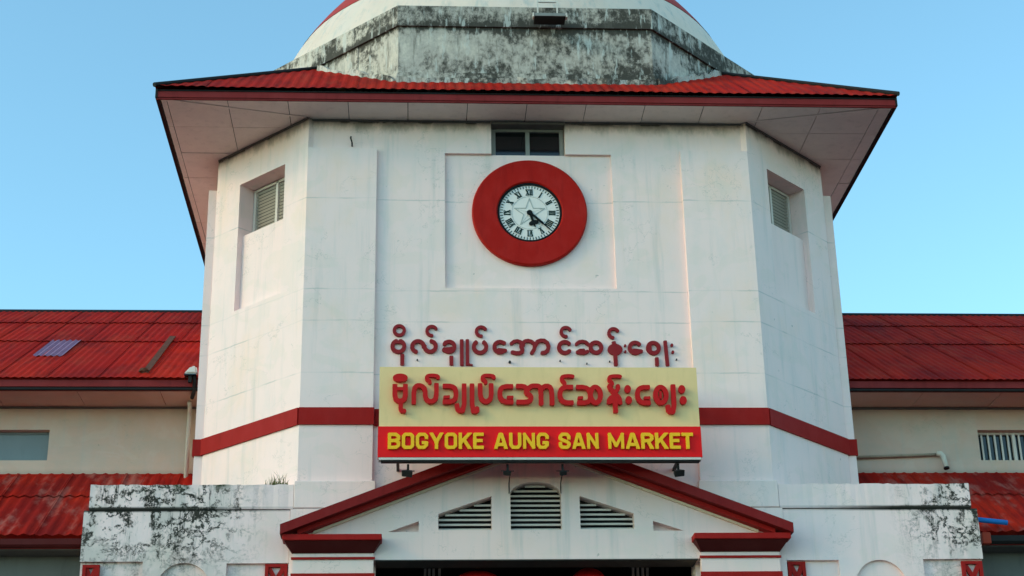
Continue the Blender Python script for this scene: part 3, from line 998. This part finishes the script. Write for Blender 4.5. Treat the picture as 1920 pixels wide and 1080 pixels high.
FONT = {
    'B': [[(0, 0), (0, 1), (.7, 1), (1, .84), (1, .66), (.72, .52), (0, .52)], [(.72, .52), (1, .38), (1, .16), (.7, 0), (0, 0)]],
    'O': [[(0, .14), (0, .86), (.2, 1), (.8, 1), (1, .86), (1, .14), (.8, 0), (.2, 0), (0, .14)]],
    'G': [[(1, .76), (1, .84), (.78, 1), (.22, 1), (0, .8), (0, .2), (.22, 0), (.72, 0), (1, .2), (1, .36), (.66, .36)]],
    'Y': [[(0, 1.1), (.5, .42)], [(1, 1.1), (.5, .42)], [(.5, .42), (.5, 0)]],
    'K': [[(0, 0), (0, 1)], [(1, 1.1), (.12, .42)], [(.38, .6), (1, -.1)]],
    'E': [[(1, 1), (0, 1), (0, 0), (1, 0)], [(0, .52), (.85, .52)]],
    'A': [[(0, -.1), (.42, 1), (.58, 1), (1, -.1)], [(.2, .22), (.8, .22)]],
    'U': [[(0, 1), (0, .2), (.22, 0), (.78, 0), (1, .2), (1, 1)]],
    'N': [[(0, 0), (0, 1)], [(1, 0), (1, 1)], [(0, 1), (1, 0)]],
    'S': [[(1, .72), (1, .84), (.78, 1), (.22, 1), (0, .84), (0, .7), (.2, .57), (.8, .43), (1, .3), (1, .16), (.78, 0), (.22, 0), (0, .16), (0, .28)]],
    'M': [[(0, 0), (0, 1)], [(1, 0), (1, 1)], [(0, 1), (.5, .12), (1, 1)]],
    'R': [[(0, 0), (0, 1), (.72, 1), (1, .84), (1, .66), (.72, .5), (0, .5)], [(.55, .5), (1, -.1)]],
    'T': [[(0, 1), (1, 1)], [(.5, 1), (.5, 0)]],
}
WID = {'M': 1.28, 'A': 1.12, 'E': 0.86, 'K': 1.04, 'Y': 1.08, 'T': 0.92}
LH = 0.222
for word, xa, xb in (('BOGYOKE', 729, 904.8), ('AUNG', 923.6, 1024.7), ('SAN', 1043, 1116.8), ('MARKET', 1134.3, 1292.8)):
    a, b = sx(xa) - 0.006, sx(xb) - 0.006
    gap = 0.020
    tot = sum(WID.get(c, 1) for c in word)
    unit = (b - a - gap * (len(word) - 1)) / tot
    x = a
    for c in word:
        cw = unit * WID.get(c, 1)
        r = 0.0220
        st = []
        for pl in FONT[c]:
            st.append(('p', [(x + r + px * (cw - 2 * r), 7.956 + r + pz * (LH - 2 * r)) for px, pz in pl], 2 * r * (0.9 if c in 'MN' else 1.0), 1.0))
        bmg = glyph(st, 0.0055, 0.035, clip=(7.956, 7.956 + LH))
        obj('letter', bmg, 'yellow', sg, at(0, SY - 0.075, 0))
        x += cw + gap

# floodlights hanging below the board
for k, (x, lab) in enumerate(((-1.76, 'small black floodlight hanging under the left end of the signboard'),
                              (-0.45, 'small black floodlight under the signboard, left of the arched louvre'),
                              (0.28, 'small black floodlight under the signboard, right of the arched louvre'),
                              (1.82, 'small black floodlight hanging under the right end of the signboard'))):
    f_ = tag(empty('floodlight', (x, -0.78, 7.8)), lab, 'floodlight', 'floodlights under the signboard')
    bxo('arm', 'dark', f_, x - 0.015, x + 0.015, -0.80, -0.77, 7.715, 7.801)
    bm = bmesh.new()
    q_ = 1.0 if k in (0, 3) else 0.7
    vv = box(bm, -0.075 * q_, 0.075 * q_, -0.05 * q_, 0.05 * q_, -0.045 * q_, 0.045 * q_)
    for v in bm.verts:
        if v.co.y > 0: v.co.x *= 0.6; v.co.z *= 0.6
    bmesh.ops.bevel(bm, geom=bm.edges[:], offset=0.008, segments=1, affect='EDGES')
    obj('lamp_body', bm, 'dark', f_, at(x, -0.77, 7.69) @ Matrix.Rotation(math.radians(35), 4, 'X') @ Matrix.Rotation(math.radians(-20 if k < 2 else 20), 4, 'Z'))
    bxo('bracket', 'dark', f_, x - 0.085, x + 0.085, -0.795, -0.775, 7.705, 7.714)

for x in (-0.40, 0.30):
    bm = bmesh.new(); tube(bm, [(x, -0.76, 7.72), (x, -0.40, 7.74), (x, -0.215, 7.70), (x, -0.215, 7.56)], 0.008, 6)
    tag(obj('conduit', bm, 'dark'), 'thin black cable dropping from a floodlight to the %s side of the arched louvre' % ('left' if x < 0 else 'right'), 'cable')
bm = bmesh.new(); tube(bm, [(-2.62, 0.066, 12.92), (-2.62, 0.0, 12.95), (-2.64, -0.01, 13.02), (-2.64, 0.066, 13.08)], 0.012, 6)
obj('wall_hook', bm, 'dark', tower)
# ================================================================== ENTRANCE PORCH
po = tag(empty('entrance_porch', (0, -0.2, 0)), 'white pediment porch with red raking cornices and black louvres below the signboard', 'porch')
PY = -0.2
K = 0.385
cx0 = -0.03


def zt(x, c): return c - K * abs(x - cx0)


bm = bmesh.new()
prism(bm, [(-3.2, 6.665), (3.17, 6.665), (3.17, zt(3.17, 8.22)), (cx0, 8.22), (-3.2, zt(-3.2, 8.22))], PY, -0.002)
cuts = []


def cpr(pts, y0=PY - 0.1, y1=0.05):
    c = bmesh.new(); prism(c, pts, y0, y1); return c


CL, CR = -0.385, 0.303
arch = [(CL, 7.06), (CR, 7.06), (CR, 7.56)] + [((CL + CR) / 2 + 0.344 * math.cos(math.radians(t)), 7.56 + 0.165 * math.sin(math.radians(t))) for t in range(15, 180, 15)] + [(CL, 7.56)]
cuts.append(cpr(arch))
LV = [(-1.353, 7.063), (-0.638, 7.063), (-0.638, 7.53), (-1.353, 7.285)]
RV = [(0.552, 7.07), (1.28, 7.07), (1.28, 7.285), (0.552, 7.53)]
cuts.append(cpr(LV)); cuts.append(cpr(RV))
cuts.append(cpr([(-2.02, 7.04), (-1.615, 7.04), (-1.615, 7.186)], y1=PY + 0.12))
cuts.append(cpr([(1.535, 7.046), (1.944, 7.046), (1.535, 7.182)], y1=PY + 0.12))
obj('pediment', cut(bm, cuts), 'porch', po)
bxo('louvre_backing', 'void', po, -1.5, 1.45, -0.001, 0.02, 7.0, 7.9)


def slats(x0, x1, z0, z1, edge):
    """edge(z) -> (xa, xb) clear width at z"""
    n = int(round((z1 - z0) / 0.066))
    for k in range(n):
        z = z0 + 0.03 + k * (z1 - z0) / n
        xa, xb = edge(z + 0.022)
        if xb - xa < 0.06: continue
        sb = bmesh.new()
        box(sb, xa + 0.004, xb - 0.004, -0.005, 0.005, -0.0235, 0.0235)
        bmesh.ops.rotate(sb, verts=sb.verts[:], cent=(0, 0, 0), matrix=Matrix.Rotation(math.radians(-52), 3, 'X'))
        obj('louvre_slat', sb, 'slat', po, at(0, PY + 0.10, z))


def e_c(z):
    if z <= 7.56: return CL, CR
    t = min((z - 7.56) / 0.165, 1); h = 0.344 * math.sqrt(1 - t * t)
    return (CL + CR) / 2 - h, (CL + CR) / 2 + h


slats(CL, CR, 7.06, 7.725, e_c)
slats(0, 0, 7.063, 7.53, lambda z: (-1.353 if z < 7.285 else -1.353 + (z - 7.285) / 0.245 * 0.715, -0.638))
slats(0, 0, 7.07, 7.53, lambda z: (0.552, 1.28 if z < 7.285 else 1.28 - (z - 7.285) / 0.245 * 0.728))
# raking cornices in three steps
for s in (-1, 1):
    xe = cx0 + s * 3.40

    def rake(name, mat, y, c0, c1, xo):
        b_ = bmesh.new()
        prism(b_, [(cx0 + s * 0.001, c0), (xo, zt(xo, c0)), (xo, zt(xo, c1)), (cx0 + s * 0.001, c1)], y, PY - 0.002)
        bmesh.ops.recalc_face_normals(b_, faces=b_.faces[:])
        obj(name, b_, mat, po)
    rake('raking_cornice', 'rake_red', -0.50, 8.255, 8.385, xe)
    rake('raking_moulding', 'red_band', -0.37, 8.192, 8.253, xe - s * 0.22)
    rake('raking_trim', 'cream_trim', -0.245, 8.158, 8.190, xe - s * 0.42)
    # porch roof behind the cornice
    b_ = bmesh.new()
    prism(b_, [(cx0 + s * 0.001, 8.33), (xe, zt(xe, 8.33)), (xe, zt(xe, 8.37)), (cx0 + s * 0.001, 8.37)], PY, 0.066)
    obj('porch_roof', b_, 'rust', po)
    # capital and pillar
    a, b = cx0 + s * 2.07, cx0 + s * 3.37
    bxo('capital', 'red_band', po, a, b, -0.45, -0.205, 6.876, 6.955, bev=0.006)
    bm = bmesh.new()
    lo_ = [(cx0 + s * 2.18, -0.26), (cx0 + s * 3.25, -0.26), (cx0 + s * 3.25, -0.205), (cx0 + s * 2.18, -0.205)]
    hi_ = [(cx0 + s * 2.09, -0.42), (cx0 + s * 3.345, -0.42), (cx0 + s * 3.345, -0.205), (cx0 + s * 2.09, -0.205)]
    zprism(bm, lo_, 6.745, 6.874, hi_)
    obj('cove', bm, 'maroon', po)  # darker base colour than the capital above
    a, b = cx0 + s * 2.18, cx0 + s * 3.24
    bxo('pillar', 'porch', po, a, b, -0.24, -0.116, 0, 6.744)
    for z0_, z1_ in ((6.66, 6.692), (6.36, 6.475), (6.0, 6.1)):
        bxo('pillar_band', 'red_band', po, a - s * 0.02, b + s * 0.02, -0.262, -0.241, z0_, z1_)
# inside the entrance: ceiling, walls, posts and canopies
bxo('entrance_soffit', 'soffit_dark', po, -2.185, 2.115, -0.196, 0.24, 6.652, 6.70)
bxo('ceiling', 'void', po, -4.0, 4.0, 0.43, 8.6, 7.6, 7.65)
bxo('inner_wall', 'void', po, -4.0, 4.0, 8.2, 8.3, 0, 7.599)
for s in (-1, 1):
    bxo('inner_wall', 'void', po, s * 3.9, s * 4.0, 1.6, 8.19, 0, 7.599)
for grp in ((-1.519, -1.459, -1.399, -1.317), (1.42, 1.488, 1.556, 1.625)):
    for x in grp:
        bm = bmesh.new(); tube(bm, [(x, 1.2, 0), (x, 1.2, 7.5)], 0.019, 8)
        obj('gate_bar', bm, 'white_metal', po)
    bxo('gate_cap', 'soffit_dark', po, grp[0] - 0.05, grp[3] + 0.05, 1.15, 1.25, 6.86, 7.1)
bxo('gate_rail', 'maroon', po, -1.3, 1.4, 1.6, 1.66, 6.60, 6.84)
for (x, y, zc, rx, rz, lab) in ((-0.80, 0.75, 6.50, 0.36, 0.22, 'wide red fabric lantern hanging in the dark entrance beside the left gate bars'),
                               (0.74, 0.75, 6.50, 0.26, 0.26, 'round red fabric lantern hanging in the dark entrance, nearer the right gate bars')):
    ln_ = tag(empty('lantern', (x, y, zc)), lab, 'lantern', 'lanterns inside the entrance')
    bm = bmesh.new()
    rings = []
    for i in range(1, 12):
        t = math.pi * i / 12
        row = []
        for k in range(32):
            f_ = 1 - 0.035 * (k % 2)
            row.append(bm.verts.new((x + rx * f_ * math.sin(t) * math.cos(2 * math.pi * k / 32), y + rx * f_ * math.sin(t) * math.sin(2 * math.pi * k / 32), zc + rz * math.cos(t))))
        rings.append(row)
    for Aa, Bb in zip(rings, rings[1:]):
        for k in range(32):
            bm.faces.new((Aa[k], Bb[k], Bb[(k + 1) % 32], Aa[(k + 1) % 32]))
    bm.faces.new(rings[0]); bm.faces.new(rings[-1][::-1])
    bmesh.ops.recalc_face_normals(bm, faces=bm.faces[:])
    obj('shade', bm, 'canopy', ln_, smooth=True)
    bm = bmesh.new(); tube(bm, [(x, y, zc + rz - 0.02), (x, y, 7.6)], 0.008, 6); obj('cord', bm, 'dark', ln_)

# ================================================================== PARAPET WALLS
for s, lab in ((-1, 'mold stained white parapet wall left of the entrance pediment'),
               (1, 'mold stained white parapet wall right of the entrance pediment')):
    pw = tag(empty('parapet_wall', (s * 4.7, 0, 0)), lab, 'wall', 'parapet walls beside the entrance')
    x0, x1 = (-6.06, -3.335) if s < 0 else (3.335, 6.03)
    bm = bmesh.new()
    pans = [(-6.06, -5.24, 4.0, 6.68, 0.06), (-4.145, -3.3, 4.0, 6.65, 0.06)] if s < 0 else [(3.2, 4.047, 4.0, 6.66, 0.06), (5.2, 6.08, 4.0, 6.668, 0.06)]
    relief(bm, x0, x1, 0, 7.368, pans, 0.0, 0.32)
    ac = -4.70 if s < 0 else 4.60
    acut = bmesh.new()
    prism(acut, [(ac - 0.35, 4.0), (ac + 0.35, 4.0)] + [(ac + 0.35 * math.cos(math.radians(t)), 6.31 + 0.35 * math.sin(math.radians(t))) for t in range(0, 181, 9)], -0.1, 0.05)
    obj('wall_face', cut(bm, [acut]), 'parapet', pw, at(0, -0.10, 0))
    # coping, slightly ragged
    cxa, cxb = (-5.995, -3.295) if s < 0 else (3.295, 5.95)
    bm = bmesh.new()
    n = 40
    rows = []
    for i in range(n + 1):
        x = cxa + (cxb - cxa) * i / n
        dz = random.uniform(-0.008, 0.006)
        dy = random.uniform(-0.004, 0.004)
        rows.append([bm.verts.new(p) for p in ((x, -0.118 + dy, 7.378), (x, -0.118 + dy, 7.715 + dz), (x, 0.24, 7.72 + dz), (x, 0.24, 7.378))])
    for Aa, Bb in zip(rows, rows[1:]):
        for k in range(4):
            bm.faces.new((Aa[k], Bb[k], Bb[(k + 1) % 4], Aa[(k + 1) % 4]))
    bm.faces.new(rows[0]); bm.faces.new(rows[-1])
    bmesh.ops.recalc_face_normals(bm, faces=bm.faces[:])
    obj('coping', bm, 'parapet', pw)
    bxo('joint', 'dark', pw, cxa + 0.02, cxb - 0.02, -0.092, 0.2, 7.366, 7.380)
    # red lattice strips with V shaped tops
    for ga, gb in (((-6.02, -5.80), (-3.64, -3.345)) if s < 0 else ((3.345, 3.585), (5.73, 6.01))):
        f_ = bmesh.new()
        box(f_, ga, ga + 0.045, -0.10, -0.045, 4.2, 6.64); box(f_, gb - 0.045, gb, -0.10, -0.045, 4.2, 6.64)
        box(f_, ga + 0.046, gb - 0.046, -0.10, -0.045, 6.60, 6.64)
        st_ = obj('lattice_frame', f_, 'red_band', pw)
        for k in range(6):
            zt0 = 6.60 - k * 0.40
            for d_ in (0, 1):
                xa, xb = (ga + 0.045, gb - 0.045) if d_ else (gb - 0.045, ga + 0.045)
                g2_ = glyph([('p', [(xa, zt0), (xb, zt0 - 0.36)], 0.06, 0.5)], 0.02, 0.03)
                obj('lattice_bar', g2_, 'red_band', st_, at(0, -0.094 + 0.012 * d_, 0))

# weeds on the ledge
wd = bmesh.new()
random.seed(3)
for k in range(110):
    x = -3.50 + random.gauss(0, 0.075)
    y = -0.06 + random.uniform(-0.05, 0.03)
    h = (random.uniform(0.10, 0.22) if random.random() < 0.28 else random.uniform(0.02, 0.08)) * (1.2 - min(abs(x + 3.50) * 4, 0.8))
    a = random.uniform(0, 6.28); lean = random.uniform(0.1, 0.9) * h
    p0 = Vector((x, y, 7.71)); p1 = p0 + Vector((math.cos(a) * lean * 0.4, math.sin(a) * lean * 0.25, h * 0.6)); p2 = p0 + Vector((math.cos(a) * lean, math.sin(a) * lean * 0.4, h))
    w_ = 0.0035
    sx_ = Vector((w_, 0.002, 0))
    v0, v1, v2, v3, v4 = [wd.verts.new(p) for p in (p0 - sx_, p0 + sx_, p1 + sx_ * 0.8, p1 - sx_ * 0.8, p2)]
    wd.faces.new((v0, v1, v2, v3)); wd.faces.new((v3, v2, v4))
tag(obj('weed_tuft', wd, 'grass'), 'tuft of dry green weeds growing on the ledge at the tower corner', 'plant')
random.seed(11)

# ================================================================== WINGS
TH = math.radians(30)


def sheet_mesh(name, width, length, ribs, amp, mat, n_per=4):
    bm = bmesh.new()
    n = ribs * n_per
    lo, hi = [], []
    for i in range(n + 1):
        x = width * i / n
        z = amp * (0.5 + 0.5 * math.cos(2 * math.pi * i / n_per))
        lo.append(bm.verts.new((x, 0, z))); hi.append(bm.verts.new((x, length, z)))
    for i in range(n):
        bm.faces.new((lo[i], lo[i + 1], hi[i + 1], hi[i]))
    return me_of(name, bm, mat, True)


def sheets(parent, xa, xb, y_eave, z_eave, ang, rows, mat, width=0.76, ribs=7, amp=0.017):
    """rows: list of (start, length) measured up the slope"""
    for (s0, ln) in rows:
        sm_ = sheet_mesh('roof_sheet', width + 0.03, ln, ribs, amp, mat)
        n = int(math.ceil((xb - xa) / width))
        for k in range(n):
            x = xa + k * width
            if x + width > xb + 0.01: x = xb - width
            j = random.uniform(-0.02, 0.02)
            c, s_ = math.cos(ang), math.sin(ang)
            lift = 0.034 + 0.0015 * (k % 2) + random.uniform(0, 0.001)
            rot = Matrix.Rotation(ang - 0.020 / ln, 4, 'X') @ Matrix.Rotation(random.uniform(-0.001, 0.001), 4, 'Z')
            place('roof_sheet', sm_, parent, at(x, y_eave + (s0 + j) * c - lift * s_, z_eave + (s0 + j) * s_ + lift * c) @ rot)


for s, nm in ((-1, 'long two storey market wing with red corrugated roofs left of the tower'),
              (1, 'long two storey market wing with red corrugated roofs right of the tower')):
    wg = tag(empty('market_wing', (s * 9.5, 2.5, 0)), nm, 'building', 'market wings beside the tower')
    xa, xb = (-14.0, -4.87) if s < 0 else (4.87, 14.0)
    YW = 2.5
    # upper wall with window
    bm = bmesh.new()
    U = (xa, xb)
    if s < 0:
        wins = [(-8.75, -7.19, 8.83, 9.31, 0.20), (-12.2, -10.6, 8.83, 9.31, 0.20)]
    else:
        wins = [(7.11, 8.36, 8.82, 9.31, 0.20), (10.4, 11.65, 8.82, 9.31, 0.20)]
    relief(bm, xa, xb, 8.5, 9.72, wins, 0.0, 0.3)
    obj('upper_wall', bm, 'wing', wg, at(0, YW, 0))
    bxo('sill_course', 'wing', wg, xa, xb, YW - 0.012, YW - 0.001, 8.50, 8.80)
    for wi in wins:
        f_ = bmesh.new()
        for (p, q, r, t) in ((wi[0], wi[0] + 0.04, wi[2], wi[3]), (wi[1] - 0.04, wi[1], wi[2], wi[3]),
                             (wi[0] + 0.04, wi[1] - 0.04, wi[3] - 0.035, wi[3]), (wi[0] + 0.04, wi[1] - 0.04, wi[2], wi[2] + 0.03)):
            box(f_, p + 0.001, q - 0.001, YW + 0.13, YW + 0.17, r + 0.001, t - 0.001)
        if s < 0:
            wn = obj('window', f_, 'board', wg)
            bxo('pane', 'board', wn, wi[0] + 0.041, wi[1] - 0.041, YW + 0.145, YW + 0.155, wi[2] + 0.031, wi[3] - 0.036)
        else:
            m = wi[0] + 0.61
            box(f_, m - 0.025, m + 0.025, YW + 0.125, YW + 0.17, wi[2] + 0.031, wi[3] - 0.036)
            wn = obj('window', f_, 'white_metal', wg)
            bxo('pane', 'glass', wn, wi[0] + 0.041, wi[1] - 0.041, YW + 0.18, YW + 0.19, wi[2] + 0.031, wi[3] - 0.036)
            for a, b in ((wi[0] + 0.04, m - 0.025), (m + 0.025, wi[1] - 0.04)):
                for k in range(5):
                    x = a + (b - a) * (k + 0.6) / 5.2
                    bxo('window_bar', 'white_metal', wn, x - 0.014, x + 0.014, YW + 0.14, YW + 0.16, wi[2] + 0.031, wi[3] - 0.036)
    # soffit boards
    k = xa
    while k < xb - 0.02:
        e = min(k + 1.22, xb)
        dz = random.uniform(-0.004, 0.004)
        bxo('soffit_panel', 'wing', wg, k + 0.005, e - 0.005, 1.76, YW - 0.003, 9.675 + dz, 9.69 + dz)
        k = e
    bxo('shadow_bead', 'beam', wg, xa, xb, YW - 0.03, YW - 0.003, 9.64, 9.668)
    bxo('fascia', 'red_fascia', wg, xa, xb, 1.725, 1.755, 9.672, 9.80)
    bm = bmesh.new()
    tube(bm, [(xa, 1.70, 9.690), (xb, 1.70, 9.690)], 0.024, 10)
    obj('gutter', bm, 'dark', wg)
    bxo('eave_board', 'red_fascia', wg, xa, xb, 1.69, 1.72, 9.725, 9.83)
    # roof: three rows of sheets
    c30 = math.cos(TH)
    ls = [(0.0, (4.47 - 1.66) / c30 + 0.1), ((4.47 - 1.66) / c30, (6.2 - 4.47) / c30 + 0.1), ((6.2 - 1.66) / c30, (7.43 - 6.2) / c30)]
    sheets(wg, xa, xb, 1.66, 9.815, TH, ls, 'roof')
    zr = 9.815 + math.tan(TH) * (7.43 - 1.66)
    bm = bmesh.new(); tube(bm, [(xa, 7.45, zr + 0.0), (xb + (0.3 if s < 0 else -0.3) * 0, 7.45, zr + 0.0)], 0.07, 10); obj('ridge_cap', bm, 'dark', wg)
    bm = bmesh.new()
    bm.faces.new([bm.verts.new(p) for p in ((xa, 7.45, zr), (xb, 7.45, zr), (xb, 13.3, 9.8), (xa, 13.3, 9.8))])
    obj('rear_roof', bm, 'roof', wg)
    # lower lean-to roof
    TL = math.radians(35)
    zt_, yl = 8.585, 0.42
    zl = zt_ - math.tan(TL) * (YW - yl)
    cl = math.cos(TL)
    tot = (YW - yl) / cl
    if s < 0:
        lx = (xa, -4.9)
    else:
        lx = (4.9, xb)
    sheets(wg, lx[0], lx[1], yl, zl, TL, [(0.0, tot * 0.6 + 0.08), (tot * 0.6, tot * 0.4)], 'roof_low', 0.80, 5, 0.03)
    bxo('roof_flashing', 'roof_low', wg, lx[0], lx[1], YW - 0.06, YW - 0.013, 8.55, 8.60)
    gx = (xa, -6.12) if s < 0 else (6.28, xb)
    bxo('lower_fascia', 'red_fascia', wg, gx[0], gx[1], yl + 0.02, yl + 0.06, zl - 0.14, zl - 0.005)
    bm = bmesh.new()
    prof = [(yl - 0.05, zl - 0.02), (yl - 0.05, zl - 0.10), (yl - 0.02, zl - 0.13), (yl + 0.019, zl - 0.13), (yl + 0.019, zl - 0.02)]
    for xx in gx: pass
    A_ = [bm.verts.new((gx[0], p, q)) for p, q in prof]; B_ = [bm.verts.new((gx[1], p, q)) for p, q in prof]
    bm.faces.new(A_); bm.faces.new(B_)
    for k in range(5): bm.faces.new((A_[k], A_[(k + 1) % 5], B_[(k + 1) % 5], B_[k]))
    bmesh.ops.recalc_face_normals(bm, faces=bm.faces[:])
    obj('lower_gutter', bm, 'maroon' if s < 0 else 'dark', wg)
    bxo('lower_soffit', 'beam', wg, xa, xb, yl + 0.06, 1.2, zl - 0.15, zl - 0.135)
    bxo('arcade_beam', 'beam', wg, xa, xb, 0.85, 1.1, 6.55, zl - 0.151)
    # arcade: dark inside
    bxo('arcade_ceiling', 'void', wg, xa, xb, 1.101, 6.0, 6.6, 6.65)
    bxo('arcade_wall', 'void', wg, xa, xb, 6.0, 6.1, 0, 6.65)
    for k in range(3):
        xx = s * (6.4 + k * 3.6)
        bxo('arcade_post', 'wing', wg, xx - 0.18, xx + 0.18, 0.851, 1.09, 0, 6.549)
    if s > 0:
        bxo('gutter_end', 'orange', wg, 6.22, 6.34, yl - 0.07, yl + 0.06, zl - 0.14, zl + 0.02, bev=0.01)
    else:
        # odd pieces on the left roof
        def onroof(x, y, lift=0.05):
            return Vector((x, y, 9.815 + math.tan(TH) * (y - 1.66) + lift))
        def patch(name, mat, x0_, x1_, y0_, y1_, lift, par=wg):
            b_ = bmesh.new()
            n_ = 20
            lo, hi = [], []
            for i in range(n_ + 1):
                x = x0_ + (x1_ - x0_) * i / n_
                e = 0.012 * math.cos(2 * math.pi * i / 4)
                lo.append(b_.verts.new(onroof(x, y0_, lift + e))); hi.append(b_.verts.new(onroof(x, y1_, lift + e)))
            for i in range(n_): b_.faces.new((lo[i], lo[i + 1], hi[i + 1], hi[i]))
            return obj(name, b_, mat, par)
        patch('patch_sheet', 'lilac', -7.72, -7.25, 3.2, 4.5, 0.052)
        b_ = bmesh.new()
        p0, p1 = onroof(-5.73, 1.95, 0.05), onroof(-5.78, 4.75, 0.07)
        q = [p0 + Vector((-0.05, 0, 0)), p0 + Vector((0.05, 0, 0)), p1 + Vector((0.05, 0, 0)), p1 + Vector((-0.05, 0, 0))]
        lo = [b_.verts.new(v) for v in q]; hi = [b_.verts.new(v + Vector((0, -0.006, 0.012))) for v in q]
        b_.faces.new(lo[::-1]); b_.faces.new(hi)
        for k in range(4): b_.faces.new((lo[k], lo[(k + 1) % 4], hi[(k + 1) % 4], hi[k]))
        obj('roof_batten', b_, 'rust', wg)
        b_ = bmesh.new()
        bmesh.ops.create_icosphere(b_, subdivisions=2, radius=0.075)
        for v in b_.verts:
            v.co *= random.uniform(0.75, 1.2)
            v.co.z *= 0.6
        bmesh.ops.translate(b_, verts=b_.verts[:], vec=onroof(-5.76, 1.98, 0.08))
        tag(obj('debris', b_, 'rust'), 'clump of brown debris at the foot of the batten on the left wing roof', 'debris')

# pipes and lamps
dp = bmesh.new()
tube(dp, [(-5.06, 2.10, 9.62), (-5.08, 2.3, 9.56), (-5.09, 2.38, 9.48), (-5.09, 2.38, 8.42)], 0.034, 12)
dpo = tag(obj('downpipe', dp, 'pipe', smooth=True), 'pale downpipe on the left wing wall beside the tower', 'pipe')
pp = tag(empty('drain_pipe', (5.8, 2.42, 8.86)), 'thin brown drain pipe with a downturned end on the right wing wall', 'pipe')
b_ = bmesh.new(); tube(b_, [(4.90, 2.45, 8.845), (6.42, 2.45, 8.90)], 0.022, 8); obj('pipe_run', b_, 'pipe_brown', pp, smooth=True)
b_ = bmesh.new(); tube(b_, [(6.40, 2.44, 8.91), (6.46, 2.42, 8.90), (6.48, 2.40, 8.86), (6.50, 2.36, 8.66)], 0.042, 10); obj('elbow', b_, 'pipe', pp, smooth=True)
b_ = bmesh.new(); tube(b_, [(6.50, 2.36, 8.665), (6.502, 2.355, 8.64)], 0.044, 10); obj('end_collar', b_, 'dark', pp)
b_ = bmesh.new(); tube(b_, [(5.86, 0.30, 7.345), (6.57, 0.28, 7.262)], 0.036, 12)
tag(obj('blue_pipe', b_, 'blue', smooth=True), 'short blue plastic pipe poking out behind the right parapet wall', 'pipe')

fl = tag(empty('floodlight', (-5.0, 1.6, 9.85)), 'white floodlight on the left wing gutter next to the tower', 'floodlight')
bm = bmesh.new()
zprism(bm, [(-5.10, 1.53), (-4.90, 1.53), (-4.90, 1.70), (-5.10, 1.70)], 9.88, 10.02, [(-5.00, 1.58), (-4.92, 1.58), (-4.92, 1.68), (-5.00, 1.68)])
bmesh.ops.bevel(bm, geom=bm.edges[:], offset=0.025, segments=3, affect='EDGES')
obj('lamp_body', bm, 'white_metal', fl)
bxo('lamp_glass', 'glass', fl, -5.09, -4.91, 1.54, 1.69, 9.862, 9.879)
bxo('bracket', 'dark', fl, -5.03, -4.98, 1.58, 1.64, 9.76, 9.867)
bm = bmesh.new(); tube(bm, [(-4.955, 1.62, 9.89), (-4.94, 1.64, 9.78), (-4.95, 1.72, 9.66), (-5.0, 1.9, 9.62)], 0.03, 8)
obj('cable', bm, 'dark', fl)

dl = tag(empty('floodlight', (0.35, 0.0, 15.15)), 'dark tray floodlight hung on a pale metal frame on the drum face', 'floodlight')
bxo('lamp_tray', 'dark', dl, 0.12, 0.60, -0.09, 0.14, 15.085, 15.14, bev=0.01)
bxo('tray_front', 'frame', dl, 0.13, 0.59, -0.105, -0.091, 15.10, 15.15)
for x in (0.19, 0.49):
    bxo('hanger', 'white_metal', dl, x - 0.012, x + 0.012, 0.10, 0.125, 15.141, 15.50)
bxo('hanger', 'white_metal', dl, 0.203, 0.477, 0.10, 0.125, 15.47, 15.49)
for x in (0.105, 0.612):
    bxo('end_clip', 'white_metal', dl, x - 0.012, x + 0.012, -0.10, 0.0, 15.09, 15.16)

S.render.engine = 'CYCLES'
